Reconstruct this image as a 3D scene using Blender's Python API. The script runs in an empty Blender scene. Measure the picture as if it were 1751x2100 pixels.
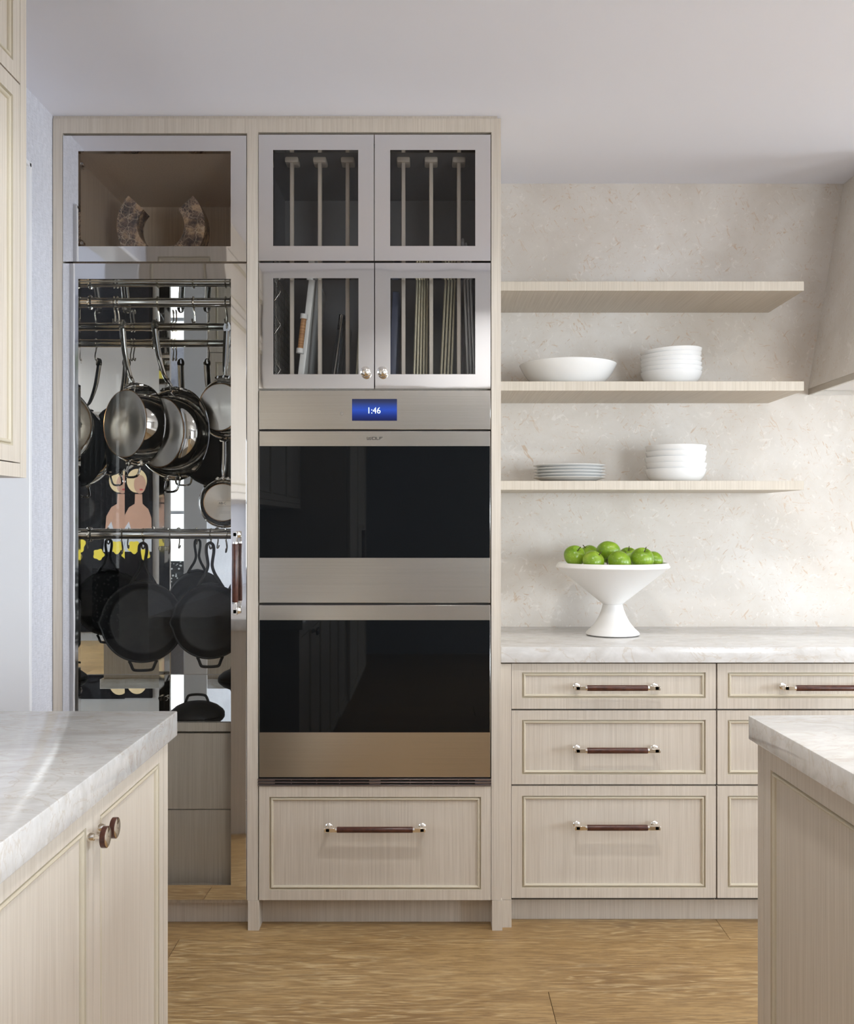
import bpy, bmesh, math, random
from mathutils import Vector, Matrix, Euler
random.seed(7)
C = bpy.context.scene.collection
S = bpy.context.scene
PI = math.pi

# ------------------------------------------------------------------ camera
F = 1972.0            # focal length, in pixels of the 1751 px wide frame
EYE = 1.321
cam_d = bpy.data.cameras.new('camera'); cam = bpy.data.objects.new('camera', cam_d); C.objects.link(cam)
cam_d.sensor_fit = 'HORIZONTAL'; cam_d.sensor_width = 36.0
cam_d.lens = 36.0 * F / 1751.0
cam_d.shift_x = (875.5 - 880.0) / 1751.0
cam_d.shift_y = (1073.0 - 1050.0) / 1751.0
cam_d.clip_start = 0.02
cam.location = (0, 0, EYE); cam.rotation_euler = (PI / 2, 0, 0)
S.camera = cam

# ------------------------------------------------------------------ world, lights, exposure
w = bpy.data.worlds.new('sky'); S.world = w; w.use_nodes = True
w.node_tree.nodes['Background'].inputs[0].default_value = (0.92, 0.96, 1.0, 1)
w.node_tree.nodes['Background'].inputs[1].default_value = 2.2

def area(name, loc, rot, sx, sy, energy, col):
    l = bpy.data.lights.new(name, 'AREA'); l.shape = 'RECTANGLE'; l.size = sx; l.size_y = sy
    l.energy = energy; l.color = col
    o = bpy.data.objects.new(name, l); C.objects.link(o)
    o.location = loc; o.rotation_euler = rot
    return o
# daylight in three windows, and an added fill at the rear
area('daylight_right_window', (5.26, 2.30, 1.50), (0, PI / 2, 0), 1.3, 1.4, 64, (0.80, 0.90, 1.0))
area('daylight_right_near_window', (5.26, -0.80, 1.35), (0, PI / 2, 0), 1.5, 1.8, 140, (0.78, 0.875, 1.0))
area('daylight_nook_window', (-3.56, 1.6, 1.6), (0, -PI / 2, 0), 1.4, 2.0, 8, (0.88, 0.94, 1.0))
area('rear_fill', (3.05, -3.56, 1.1), (PI / 2, 0, 0), 1.8, 1.9, 125, (0.85, 0.93, 1.0))  # fill added from behind the viewer, set in an unseen rear window
# fill lamps added over the aisle to brighten floor and lower cabinets
FILL_DOWN = [(0.36, 1.80), (1.10, 2.35), (1.75, 2.35)]
for k, (dx_, dy_) in enumerate(FILL_DOWN):
    l = bpy.data.lights.new('fill_light', 'AREA'); l.shape = 'DISK'; l.size = 0.11; l.energy = (8.4, 2.8, 3.0)[k]; l.color = (1.0, 0.985, 0.96); l.spread = math.radians(145)
    o = bpy.data.objects.new('fill_light', l); C.objects.link(o); o.location = (dx_, dy_, 2.632)
S.view_settings.view_transform = 'Standard'
S.view_settings.look = 'None'
S.view_settings.gamma = 1.0
S.view_settings.use_curve_mapping = False
S.view_settings.exposure = 0.60
S.cycles.max_bounces = 14; S.cycles.glossy_bounces = 8; S.cycles.transparent_max_bounces = 16
S.cycles.diffuse_bounces = 6
S.cycles.caustics_reflective = True
S.cycles.sample_clamp_indirect = 4.0

# ------------------------------------------------------------------ calibration: photograph measure -> metres at depth D
def X(px, D): return (px - 880.0) * D / F
def Z(py, D): return EYE - (py - 1073.0) * D / F

# ------------------------------------------------------------------ materials
def new_mat(name):
    m = bpy.data.materials.new(name); m.use_nodes = True
    nt = m.node_tree
    return m, nt, nt.nodes['Principled BSDF']
def plain(name, col, rough=0.5, metal=0.0, spec=None, coat=0.0, aniso=0.0, radial=None):
    m, nt, b = new_mat(name)
    b.inputs['Base Color'].default_value = (*col, 1)
    b.inputs['Roughness'].default_value = rough
    b.inputs['Metallic'].default_value = metal
    if spec is not None: b.inputs['Specular IOR Level'].default_value = spec
    if coat: b.inputs['Coat Weight'].default_value = coat; b.inputs['Coat Roughness'].default_value = 0.05
    if aniso:
        b.inputs['Anisotropic'].default_value = aniso
        if radial:
            t = nt.nodes.new('ShaderNodeTangent'); t.direction_type = 'RADIAL'; t.axis = radial
            nt.links.new(t.outputs[0], b.inputs['Tangent'])
    return m
class NT:
    """small node-building helper"""
    def __init__(s, nt): s.nt = nt
    def n(s, t, **kw):
        x = s.nt.nodes.new(t)
        for k, v in kw.items(): setattr(x, k, v)
        return x
    def l(s, a, b): s.nt.links.new(a, b)
    def coords(s, scale=(1, 1, 1), rot=(0, 0, 0), vary=True):
        tc = s.n('ShaderNodeTexCoord'); mp = s.n('ShaderNodeMapping')
        mp.inputs['Scale'].default_value = scale; mp.inputs['Rotation'].default_value = rot
        if vary:
            oi = s.n('ShaderNodeObjectInfo'); mul = s.n('ShaderNodeMath', operation='MULTIPLY'); mul.inputs[1].default_value = 37.0
            add = s.n('ShaderNodeVectorMath', operation='ADD')
            s.l(oi.outputs['Random'], mul.inputs[0]); s.l(tc.outputs['Object'], add.inputs[0]); s.l(mul.outputs[0], add.inputs[1])
            s.l(add.outputs[0], mp.inputs['Vector'])
        else:
            s.l(tc.outputs['Object'], mp.inputs['Vector'])
        return mp.outputs[0]
    def noise(s, vec, scale, detail=3.0, rough=0.55, dist=0.0):
        x = s.n('ShaderNodeTexNoise'); x.inputs['Scale'].default_value = scale; x.inputs['Detail'].default_value = detail
        x.inputs['Roughness'].default_value = rough; x.inputs['Distortion'].default_value = dist
        s.l(vec, x.inputs['Vector']); return x.outputs['Fac']
    def ramp(s, fac, stops):
        r = s.n('ShaderNodeValToRGB'); e = r.color_ramp.elements
        e[0].position, e[0].color = stops[0][0], (*stops[0][1], 1)
        e[1].position, e[1].color = stops[-1][0], (*stops[-1][1], 1)
        for p, c in stops[1:-1]:
            k = e.new(p); k.color = (*c, 1)
        s.l(fac, r.inputs[0]); return r.outputs[0]
    def mix(s, fac, a, b, blend='MIX'):
        m = s.n('ShaderNodeMix', data_type='RGBA', blend_type=blend)
        for v, i in ((fac, 0), (a, 6), (b, 7)):
            if isinstance(v, (int, float)): m.inputs[i].default_value = v
            elif isinstance(v, tuple): m.inputs[i].default_value = (*v, 1)
            else: s.l(v, m.inputs[i])
        return m.outputs[2]
    def math(s, op, a, b):
        m = s.n('ShaderNodeMath', operation=op)
        for v, i in ((a, 0), (b, 1)):
            if isinstance(v, (int, float)): m.inputs[i].default_value = v
            else: s.l(v, m.inputs[i])
        return m.outputs[0]
    def bump(s, h, b, strength=0.1, dist=0.002):
        x = s.n('ShaderNodeBump'); x.inputs['Strength'].default_value = strength; x.inputs['Distance'].default_value = dist
        s.l(h, x.inputs['Height']); s.l(x.outputs[0], b.inputs['Normal'])

def wood(name, light, dark, fine=(230, 230, 4), broad=(24, 24, 0.8), rough=0.42):
    m, nt, b = new_mat(name); k = NT(nt)
    v1 = k.coords(fine); v2 = k.coords(broad)
    n1 = k.noise(v1, 1.0, 3, 0.6); n2 = k.noise(v2, 1.0, 2)
    mid = tuple((l * 0.6 + d * 0.4) for l, d in zip(light, dark))
    c1 = k.ramp(n1, [(0.30, dark), (0.50, mid), (0.66, light)])
    c = k.mix(k.math('MULTIPLY', n2, 0.28), c1, tuple(0.86 * x for x in mid))
    k.l(c, b.inputs['Base Color']); b.inputs['Roughness'].default_value = rough
    b.inputs['Specular IOR Level'].default_value = 0.35
    k.bump(n1, b, 0.10, 0.001)
    return m
M = {}
M['oak'] = wood('bleached_oak', (0.65, 0.588, 0.508), (0.525, 0.463, 0.386))
M['oak_across'] = wood('bleached_oak_shelf', (0.62, 0.56, 0.475), (0.50, 0.44, 0.36), (200, 3, 3), (20, 0.8, 0.8))
M['bead'] = plain('cream_bead', (0.57, 0.51, 0.395), 0.4)
M['oak_inner'] = wood('oak_lining', (0.80, 0.66, 0.50), (0.64, 0.51, 0.375))
M['interior'] = plain('charcoal_lining', (0.20, 0.195, 0.20), 0.6)
M['divider'] = plain('pale_divider', (0.62, 0.55, 0.47), 0.5)
M['gap'] = plain('dark_carcass', (0.05, 0.043, 0.036), 0.7)

def floor_mat():
    m, nt, b = new_mat('oak_floor'); k = NT(nt)
    v = k.coords((1.0, 1.0, 1.0))
    mp = k.n('ShaderNodeMapping'); mp.inputs['Scale'].default_value = (1.3, 9.0, 1); k.l(v, mp.inputs['Vector'])
    nn = k.n('ShaderNodeTexNoise'); nn.inputs['Scale'].default_value = 1.3; nn.inputs['Detail'].default_value = 3
    k.l(mp.outputs[0], nn.inputs['Vector'])
    wv = k.math('FRACT', k.math('MULTIPLY', nn.outputs['Fac'], 12.0), 0.0)
    rings = k.ramp(wv, [(0.0, (0.0,) * 3), (0.35, (0.7,) * 3), (0.7, (1.0,) * 3), (0.86, (0.5,) * 3), (1.0, (0.0,) * 3)])
    mp2 = k.n('ShaderNodeMapping'); mp2.inputs['Scale'].default_value = (14, 190, 60); k.l(v, mp2.inputs['Vector'])
    fine = k.noise(mp2.outputs[0], 1.0, 4, 0.65)
    mp3 = k.n('ShaderNodeMapping'); mp3.inputs['Scale'].default_value = (1.6, 5, 1); k.l(v, mp3.inputs['Vector'])
    cloud = k.noise(mp3.outputs[0], 1.0, 3, 0.6)
    base = k.ramp(cloud, [(0.30, (0.33, 0.205, 0.085)), (0.52, (0.455, 0.298, 0.13)), (0.72, (0.51, 0.345, 0.162))])
    oi = k.n('ShaderNodeObjectInfo')
    base = k.mix(k.math('MULTIPLY', oi.outputs['Random'], 0.30), base, (0.29, 0.165, 0.075))
    lines = k.ramp(wv, [(0.0, (0.9,) * 3), (0.14, (0.5,) * 3), (0.26, (0.0,) * 3), (0.88, (0.0,) * 3), (1.0, (0.9,) * 3)])
    shade = k.ramp(wv, [(0.10, (0.0,) * 3), (0.40, (0.55,) * 3), (0.80, (0.15,) * 3), (1.0, (0.0,) * 3)])
    mp5 = k.n('ShaderNodeMapping'); mp5.inputs['Scale'].default_value = (1.1, 3.4, 1); k.l(v, mp5.inputs['Vector'])
    patch = k.ramp(k.noise(mp5.outputs[0], 1.0, 2), [(0.42, (0.10,) * 3), (0.60, (0.80,) * 3)])
    c = k.mix(k.math('MULTIPLY', shade, patch), base, (0.20, 0.11, 0.045))
    c = k.mix(k.math('MULTIPLY', lines, patch), c, (0.56, 0.42, 0.23))
    c = k.mix(k.ramp(fine, [(0.40, (0.60,) * 3), (0.56, (0.0,) * 3)]), c, (0.185, 0.105, 0.045))
    mp4 = k.n('ShaderNodeMapping'); mp4.inputs['Scale'].default_value = (2.4, 4.2, 1); k.l(v, mp4.inputs['Vector'])
    vo = k.n('ShaderNodeTexVoronoi'); vo.inputs['Scale'].default_value = 1.0; k.l(mp4.outputs[0], vo.inputs['Vector'])
    c = k.mix(k.ramp(vo.outputs['Distance'], [(0.02, (0.75,) * 3), (0.13, (0.0,) * 3)]), c, (0.15, 0.09, 0.05))
    k.l(c, b.inputs['Base Color']); b.inputs['Roughness'].default_value = 0.40
    b.inputs['Specular IOR Level'].default_value = 0.35
    k.bump(fine, b, 0.12, 0.001)
    return m
M['floor'] = floor_mat()
M['floor_joint'] = plain('floor_joint', (0.08, 0.05, 0.03), 0.8)

def stone_wall():
    m, nt, b = new_mat('shell_limestone'); k = NT(nt)
    v = k.coords((1, 1, 1), vary=False)
    cloud = k.noise(v, 3.2, 5, 0.6, 0.6)
    base = k.ramp(cloud, [(0.30, (0.585, 0.535, 0.475)), (0.5, (0.645, 0.60, 0.545)), (0.70, (0.70, 0.665, 0.62))])
    c = base
    for j, (rot, sc, col, th) in enumerate((((0, 0.5, 0), (86, 86, 22), (0.56, 0.42, 0.30), 0.645),
                                            ((0, -0.75, 0), (96, 96, 25), (0.54, 0.41, 0.30), 0.645),
                                            ((0, 1.5, 0), (110, 110, 30), (0.58, 0.44, 0.32), 0.65),
                                            ((0, 0.1, 0), (190, 190, 100), (0.58, 0.47, 0.36), 0.66))):
        mp = k.n('ShaderNodeMapping'); mp.inputs['Rotation'].default_value = rot; k.l(v, mp.inputs['Vector'])
        mp2 = k.n('ShaderNodeMapping'); mp2.inputs['Scale'].default_value = sc; mp2.inputs['Location'].default_value = (j * 7.3, 0, j * 3.1)
        k.l(mp.outputs[0], mp2.inputs['Vector'])
        f = k.noise(mp2.outputs[0], 1.0, 2, 0.5, 1.1)
        f = k.ramp(f, [(th, (0,) * 3), (th + 0.05, (1,) * 3)])
        mk = k.noise(v, 9.0 + 3 * j, 2); mk = k.ramp(mk, [(0.44, (0.06,) * 3), (0.60, (0.8,) * 3)])
        c = k.mix(k.math('MULTIPLY', f, mk), c, col)
    pale = k.noise(v, 26.0, 3, 0.6, 1.5)
    c = k.mix(k.ramp(pale, [(0.60, (0,) * 3), (0.68, (0.35,) * 3)]), c, (0.84, 0.80, 0.75))
    k.l(c, b.inputs['Base Color']); b.inputs['Roughness'].default_value = 0.42
    b.inputs['Specular IOR Level'].default_value = 0.3
    return m
M['stone'] = stone_wall()

def quartzite(name, a, bcol, ccol, rough=0.14):
    m, nt, b = new_mat(name); k = NT(nt)
    v = k.coords((1.0, 2.2, 1.6), vary=False)
    n1 = k.noise(v, 7.0, 6, 0.62, 1.2); n2 = k.noise(v, 24.0, 4, 0.6, 0.8)
    c = k.ramp(n1, [(0.30, ccol), (0.47, a), (0.60, bcol), (0.75, a)])
    c = k.mix(k.ramp(n2, [(0.40, (0.18,) * 3), (0.6, (0,) * 3)]), c, tuple(0.85 * x for x in ccol))
    vn = k.noise(v, 3.6, 5, 0.55, 2.2)
    d = k.math('ABSOLUTE', k.math('SUBTRACT', vn, 0.5), 0.0)
    c = k.mix(k.ramp(d, [(0.0, (0.5,) * 3), (0.018, (0,) * 3)]), c, (0.52, 0.44, 0.35))
    k.l(c, b.inputs['Base Color']); b.inputs['Roughness'].default_value = rough
    return m
M['quartzite'] = quartzite('beige_quartzite', (0.66, 0.645, 0.625), (0.72, 0.71, 0.695), (0.58, 0.555, 0.525))

def wallpaper():
    m, nt, b = new_mat('woven_wallpaper'); k = NT(nt)
    v = k.coords((1, 1, 1), vary=False)
    a = k.noise(v, 22.0, 3)
    mp = k.n('ShaderNodeMapping'); mp.inputs['Scale'].default_value = (500, 500, 40); k.l(v, mp.inputs['Vector'])
    t1 = k.noise(mp.outputs[0], 1.0, 2)
    mp = k.n('ShaderNodeMapping'); mp.inputs['Scale'].default_value = (40, 40, 500); k.l(v, mp.inputs['Vector'])
    t2 = k.noise(mp.outputs[0], 1.0, 2)
    t = k.math('ADD', t1, t2)
    c = k.ramp(k.math('MULTIPLY', t, 0.5), [(0.36, (0.50, 0.505, 0.55)), (0.62, (0.70, 0.705, 0.76))])
    k.l(c, b.inputs['Base Color']); b.inputs['Roughness'].default_value = 0.8
    k.bump(t, b, 0.3, 0.002)
    return m
M['wallpaper'] = wallpaper()
M['ceiling'] = plain('ceiling_paint', (0.845, 0.86, 0.94), 0.75)
M['wall_grey'] = plain('warm_grey_paint', (0.32, 0.31, 0.30), 0.8)
M['nook_paint'] = plain('grey_green_paint', (0.29, 0.30, 0.285), 0.75)
M['white_paint'] = plain('white_trim_paint', (0.80, 0.80, 0.82), 0.4)

def wavy_metal(name, col, rough, wave=0.0, brush=None):
    m, nt, b = new_mat(name); k = NT(nt)
    b.inputs['Base Color'].default_value = (*col, 1); b.inputs['Metallic'].default_value = 1.0
    b.inputs['Roughness'].default_value = rough
    if brush:
        v = k.coords(brush); h = k.noise(v, 1.0, 2)
        c = k.ramp(h, [(0.3, tuple(0.93 * x for x in col)), (0.7, col)]); k.l(c, b.inputs['Base Color'])
        k.bump(h, b, 0.05, 0.0004)
    elif wave:
        v = k.coords((1, 1, 1)); h = k.noise(v, 5.0, 1); k.bump(h, b, wave, 0.01)
    return m
M['steel_polished'] = wavy_metal('polished_steel', (0.78, 0.77, 0.765), 0.035, 0.06)
M['steel_brushed'] = wavy_metal('brushed_steel', (0.57, 0.54, 0.495), 0.22, 0, (2, 400, 400))
M['mirror'] = plain('mirror', (0.86, 0.87, 0.87), 0.004, 1.0)
M['nickel'] = plain('polished_nickel', (0.88, 0.85, 0.80), 0.10, 1.0)
M['bronze'] = plain('warm_nickel_hook', (0.56, 0.50, 0.41), 0.20, 1.0)
M['pan_steel'] = plain('polished_pan_steel', (0.72, 0.70, 0.67), 0.06, 1.0)
M['pan_base'] = plain('brushed_pan_base', (0.92, 0.86, 0.78), 0.34, 1.0, aniso=0.9, radial='Y')
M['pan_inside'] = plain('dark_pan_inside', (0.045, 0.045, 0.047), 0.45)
M['copper'] = plain('copper_line', (0.55, 0.30, 0.13), 0.25, 1.0)
def iron():
    m, nt, b = new_mat('seasoned_cast_iron'); k = NT(nt)
    v = k.coords((1, 1, 1)); n1 = k.noise(v, 9.0, 5, 0.65); n2 = k.noise(v, 420.0, 2)
    c = k.ramp(n1, [(0.38, (0.012, 0.012, 0.013)), (0.70, (0.035, 0.033, 0.031))])
    k.l(c, b.inputs['Base Color'])
    r = k.ramp(n1, [(0.35, (0.40,) * 3), (0.7, (0.62,) * 3)]); k.l(r, b.inputs['Roughness'])
    b.inputs['Specular IOR Level'].default_value = 0.28
    return m
M['iron'] = iron()
M['black_glass'] = plain('black_oven_glass', (0.004, 0.005, 0.006), 0.02, 0.0, 0.22)
M['leather'] = None
def leather():
    m, nt, b = new_mat('stitched_brown_leather'); k = NT(nt)
    v = k.coords((60, 200, 60)); n = k.noise(v, 1.0, 3)
    c = k.ramp(n, [(0.3, (0.045, 0.014, 0.009)), (0.7, (0.10, 0.033, 0.020))])
    k.l(c, b.inputs['Base Color']); b.inputs['Roughness'].default_value = 0.30
    return m
M['leather'] = leather()
M['ceramic'] = plain('white_porcelain', (0.80, 0.80, 0.79), 0.14)
M['matte_white'] = plain('matte_white', (0.80, 0.785, 0.76), 0.5)
def apple_mat():
    m, nt, b = new_mat('green_apple_skin'); k = NT(nt)
    v = k.coords((1, 1, 1)); n1 = k.noise(v, 22.0, 4); n2 = k.noise(v, 240.0, 1)
    c = k.ramp(n1, [(0.32, (0.130, 0.245, 0.010)), (0.55, (0.215, 0.345, 0.020)), (0.75, (0.32, 0.42, 0.055))])
    c = k.mix(k.ramp(n2, [(0.66, (0,) * 3), (0.72, (0.5,) * 3)]), c, (0.55, 0.65, 0.25))
    k.l(c, b.inputs['Base Color']); b.inputs['Roughness'].default_value = 0.28
    b.inputs['Subsurface Weight'].default_value = 0.08
    b.inputs['Subsurface Radius'].default_value = (0.01, 0.012, 0.003)
    return m
M['apple'] = apple_mat()
M['stem'] = plain('apple_stem', (0.06, 0.04, 0.02), 0.7)
def marble():
    m, nt, b = new_mat('dark_veined_marble'); k = NT(nt)
    v = k.coords((1, 1, 1), vary=False)
    d = k.n('ShaderNodeTexNoise'); d.inputs['Scale'].default_value = 16; d.inputs['Detail'].default_value = 4; k.l(v, d.inputs['Vector'])
    add = k.n('ShaderNodeVectorMath', operation='MULTIPLY_ADD'); add.inputs[1].default_value = (0.045, 0.045, 0.045)
    k.l(d.outputs['Color'], add.inputs[0]); k.l(v, add.inputs[2])
    cs = []
    for sc in (34.0, 80.0):
        vo = k.n('ShaderNodeTexVoronoi', feature='DISTANCE_TO_EDGE'); vo.inputs['Scale'].default_value = sc
        k.l(add.outputs[0], vo.inputs['Vector']); cs.append(vo.outputs['Distance'])
    n = k.noise(v, 26.0, 5, 0.65)
    base = k.ramp(n, [(0.38, (0.065, 0.042, 0.032)), (0.50, (0.19, 0.12, 0.08)), (0.62, (0.54, 0.35, 0.20))])
    msk0 = k.ramp(k.noise(v, 15.0, 3), [(0.36, (0.1,) * 3), (0.56, (1,) * 3)])
    c = k.mix(k.math('MULTIPLY', k.ramp(cs[0], [(0.0, (0.8,) * 3), (0.04, (0,) * 3)]), msk0), base, (0.74, 0.58, 0.40))
    msk = k.ramp(k.noise(v, 12.0, 2), [(0.45, (0,) * 3), (0.6, (0.9,) * 3)])
    c = k.mix(k.math('MULTIPLY', k.ramp(cs[1], [(0.0, (0.9,) * 3), (0.10, (0,) * 3)]), msk), c, (0.70, 0.50, 0.33))
    k.l(c, b.inputs['Base Color']); b.inputs['Roughness'].default_value = 0.15
    return m
M['marble'] = marble()
def pane_mat(name, tint, refl=1.0, ior=1.28):
    m = bpy.data.materials.new(name); m.use_nodes = True; nt = m.node_tree; nt.nodes.clear(); k = NT(nt)
    out = k.n('ShaderNodeOutputMaterial'); tr = k.n('ShaderNodeBsdfTransparent'); tr.inputs[0].default_value = (*tint, 1)
    gl = k.n('ShaderNodeBsdfGlossy'); gl.inputs['Roughness'].default_value = 0.0; gl.inputs[0].default_value = (refl,) * 3 + (1,)
    fr = k.n('ShaderNodeFresnel'); fr.inputs[0].default_value = ior
    mx = k.n('ShaderNodeMixShader'); k.l(fr.outputs[0], mx.inputs[0]); k.l(tr.outputs[0], mx.inputs[1]); k.l(gl.outputs[0], mx.inputs[2])
    k.l(mx.outputs[0], out.inputs[0]); return m
M['pane'] = pane_mat('clear_door_glass', (0.97, 0.975, 0.97))
M['pane_tint'] = pane_mat('smoked_door_glass', (0.96, 0.96, 0.96))
M['acrylic'] = pane_mat('grey_acrylic', (0.62, 0.66, 0.72))
M['white_plastic'] = plain('white_lacquer', (0.78, 0.77, 0.74), 0.35)
M['gold_sheet'] = plain('gold_bakeware', (0.55, 0.50, 0.36), 0.32, 0.55)
M['alu_sheet'] = plain('aluminium_bakeware', (0.60, 0.61, 0.63), 0.4, 0.25)
M['blue_board'] = plain('dusky_blue_board', (0.07, 0.08, 0.13), 0.5)
def rattan():
    m, nt, b = new_mat('rattan_wrap'); k = NT(nt)
    v = k.coords((10, 10, 420)); n = k.noise(v, 1.0, 2)
    c = k.ramp(n, [(0.35, (0.30, 0.13, 0.045)), (0.65, (0.58, 0.31, 0.13))]); k.l(c, b.inputs['Base Color'])
    b.inputs['Roughness'].default_value = 0.55; return m
M['rattan'] = rattan()
M['wire'] = plain('chromed_wire', (0.60, 0.57, 0.52), 0.22, 1.0)
def emit(name, col, st):
    m = bpy.data.materials.new(name); m.use_nodes = True; nt = m.node_tree; nt.nodes.clear(); k = NT(nt)
    e = k.n('ShaderNodeEmission'); e.inputs[0].default_value = (*col, 1); e.inputs[1].default_value = st
    o = k.n('ShaderNodeOutputMaterial'); k.l(e.outputs[0], o.inputs[0]); return m
M['fill_lens'] = emit('lit_fill_lens', (1.0, 0.97, 0.93), 1.5)  # glow for the added ceiling fill lamps
M['digits'] = emit('lit_digits', (0.75, 0.93, 1.0), 1.3)
def screen_mat():
    m = bpy.data.materials.new('blue_lit_screen'); m.use_nodes = True; nt = m.node_tree; nt.nodes.clear(); k = NT(nt)
    tc = k.n('ShaderNodeTexCoord'); sp = k.n('ShaderNodeSeparateXYZ'); k.l(tc.outputs['Generated'], sp.inputs[0])
    c = k.ramp(sp.outputs['Z'], [(0.0, (0.012, 0.015, 0.055)), (0.22, (0.016, 0.028, 0.14)), (0.5, (0.024, 0.060, 0.34)), (0.66, (0.026, 0.052, 0.24)), (0.85, (0.028, 0.036, 0.095)), (1.0, (0.022, 0.026, 0.06))])
    e = k.n('ShaderNodeEmission'); k.l(c, e.inputs[0]); o = k.n('ShaderNodeOutputMaterial'); k.l(e.outputs[0], o.inputs[0]); return m
M['screen'] = screen_mat()
M['ink'] = plain('dark_lettering', (0.03, 0.028, 0.025), 0.5)
M['ink_soft'] = plain('grey_print', (0.22, 0.20, 0.18), 0.5)
M['vent'] = plain('vent_metal', (0.30, 0.26, 0.26), 0.35, 1.0)
M['canvas_dark'] = plain('dark_canvas', (0.010, 0.0095, 0.011), 0.9, 0, 0.05)
M['skin_paint'] = plain('painted_peach', (0.46, 0.27, 0.19), 0.6)
M['hair_paint'] = plain('painted_blonde', (0.66, 0.52, 0.30), 0.6)
M['blue_paint'] = plain('painted_pale_blue', (0.50, 0.54, 0.60), 0.6)
M['yellow_paint'] = plain('painted_yellow', (0.72, 0.60, 0.04), 0.6)
M['lip_paint'] = plain('painted_red', (0.40, 0.05, 0.05), 0.6)
def print_fabric():
    m, nt, b = new_mat('leaf_print_linen'); k = NT(nt)
    v = k.coords((1, 1, 1), vary=False)
    n = k.noise(v, 7.0, 3, 0.5, 2.6); d = k.math('ABSOLUTE', k.math('SUBTRACT', n, 0.5), 0.0)
    c = k.mix(k.ramp(d, [(0.0, (0.85,) * 3), (0.02, (0,) * 3)]), (0.80, 0.81, 0.80), (0.36, 0.40, 0.42))
    n2 = k.noise(v, 4.0, 2, 0.5, 1.0)
    c = k.mix(k.ramp(n2, [(0.60, (0,) * 3), (0.70, (0.6,) * 3)]), c, (0.45, 0.52, 0.30))
    k.l(c, b.inputs['Base Color']); b.inputs['Roughness'].default_value = 0.85; return m
M['print'] = print_fabric()
def dotted():
    m, nt, b = new_mat('black_dotted_fabric'); k = NT(nt)
    vo = k.n('ShaderNodeTexVoronoi'); vo.inputs['Scale'].default_value = 42.0; k.l(k.coords((1, 1, 1), vary=False), vo.inputs['Vector'])
    c = k.mix(k.ramp(vo.outputs['Distance'], [(0.26, (1,) * 3), (0.34, (0,) * 3)]), (0.02, 0.022, 0.02), (0.75, 0.76, 0.74))
    k.l(c, b.inputs['Base Color']); b.inputs['Roughness'].default_value = 0.8; return m
M['dotted'] = dotted()
M['bench_wood'] = wood('pale_bench_wood', (0.66, 0.62, 0.57), (0.50, 0.46, 0.42), (60, 3, 60), (9, 1, 9))
M['rug'] = plain('grey_wool', (0.30, 0.30, 0.33), 0.95)

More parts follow.
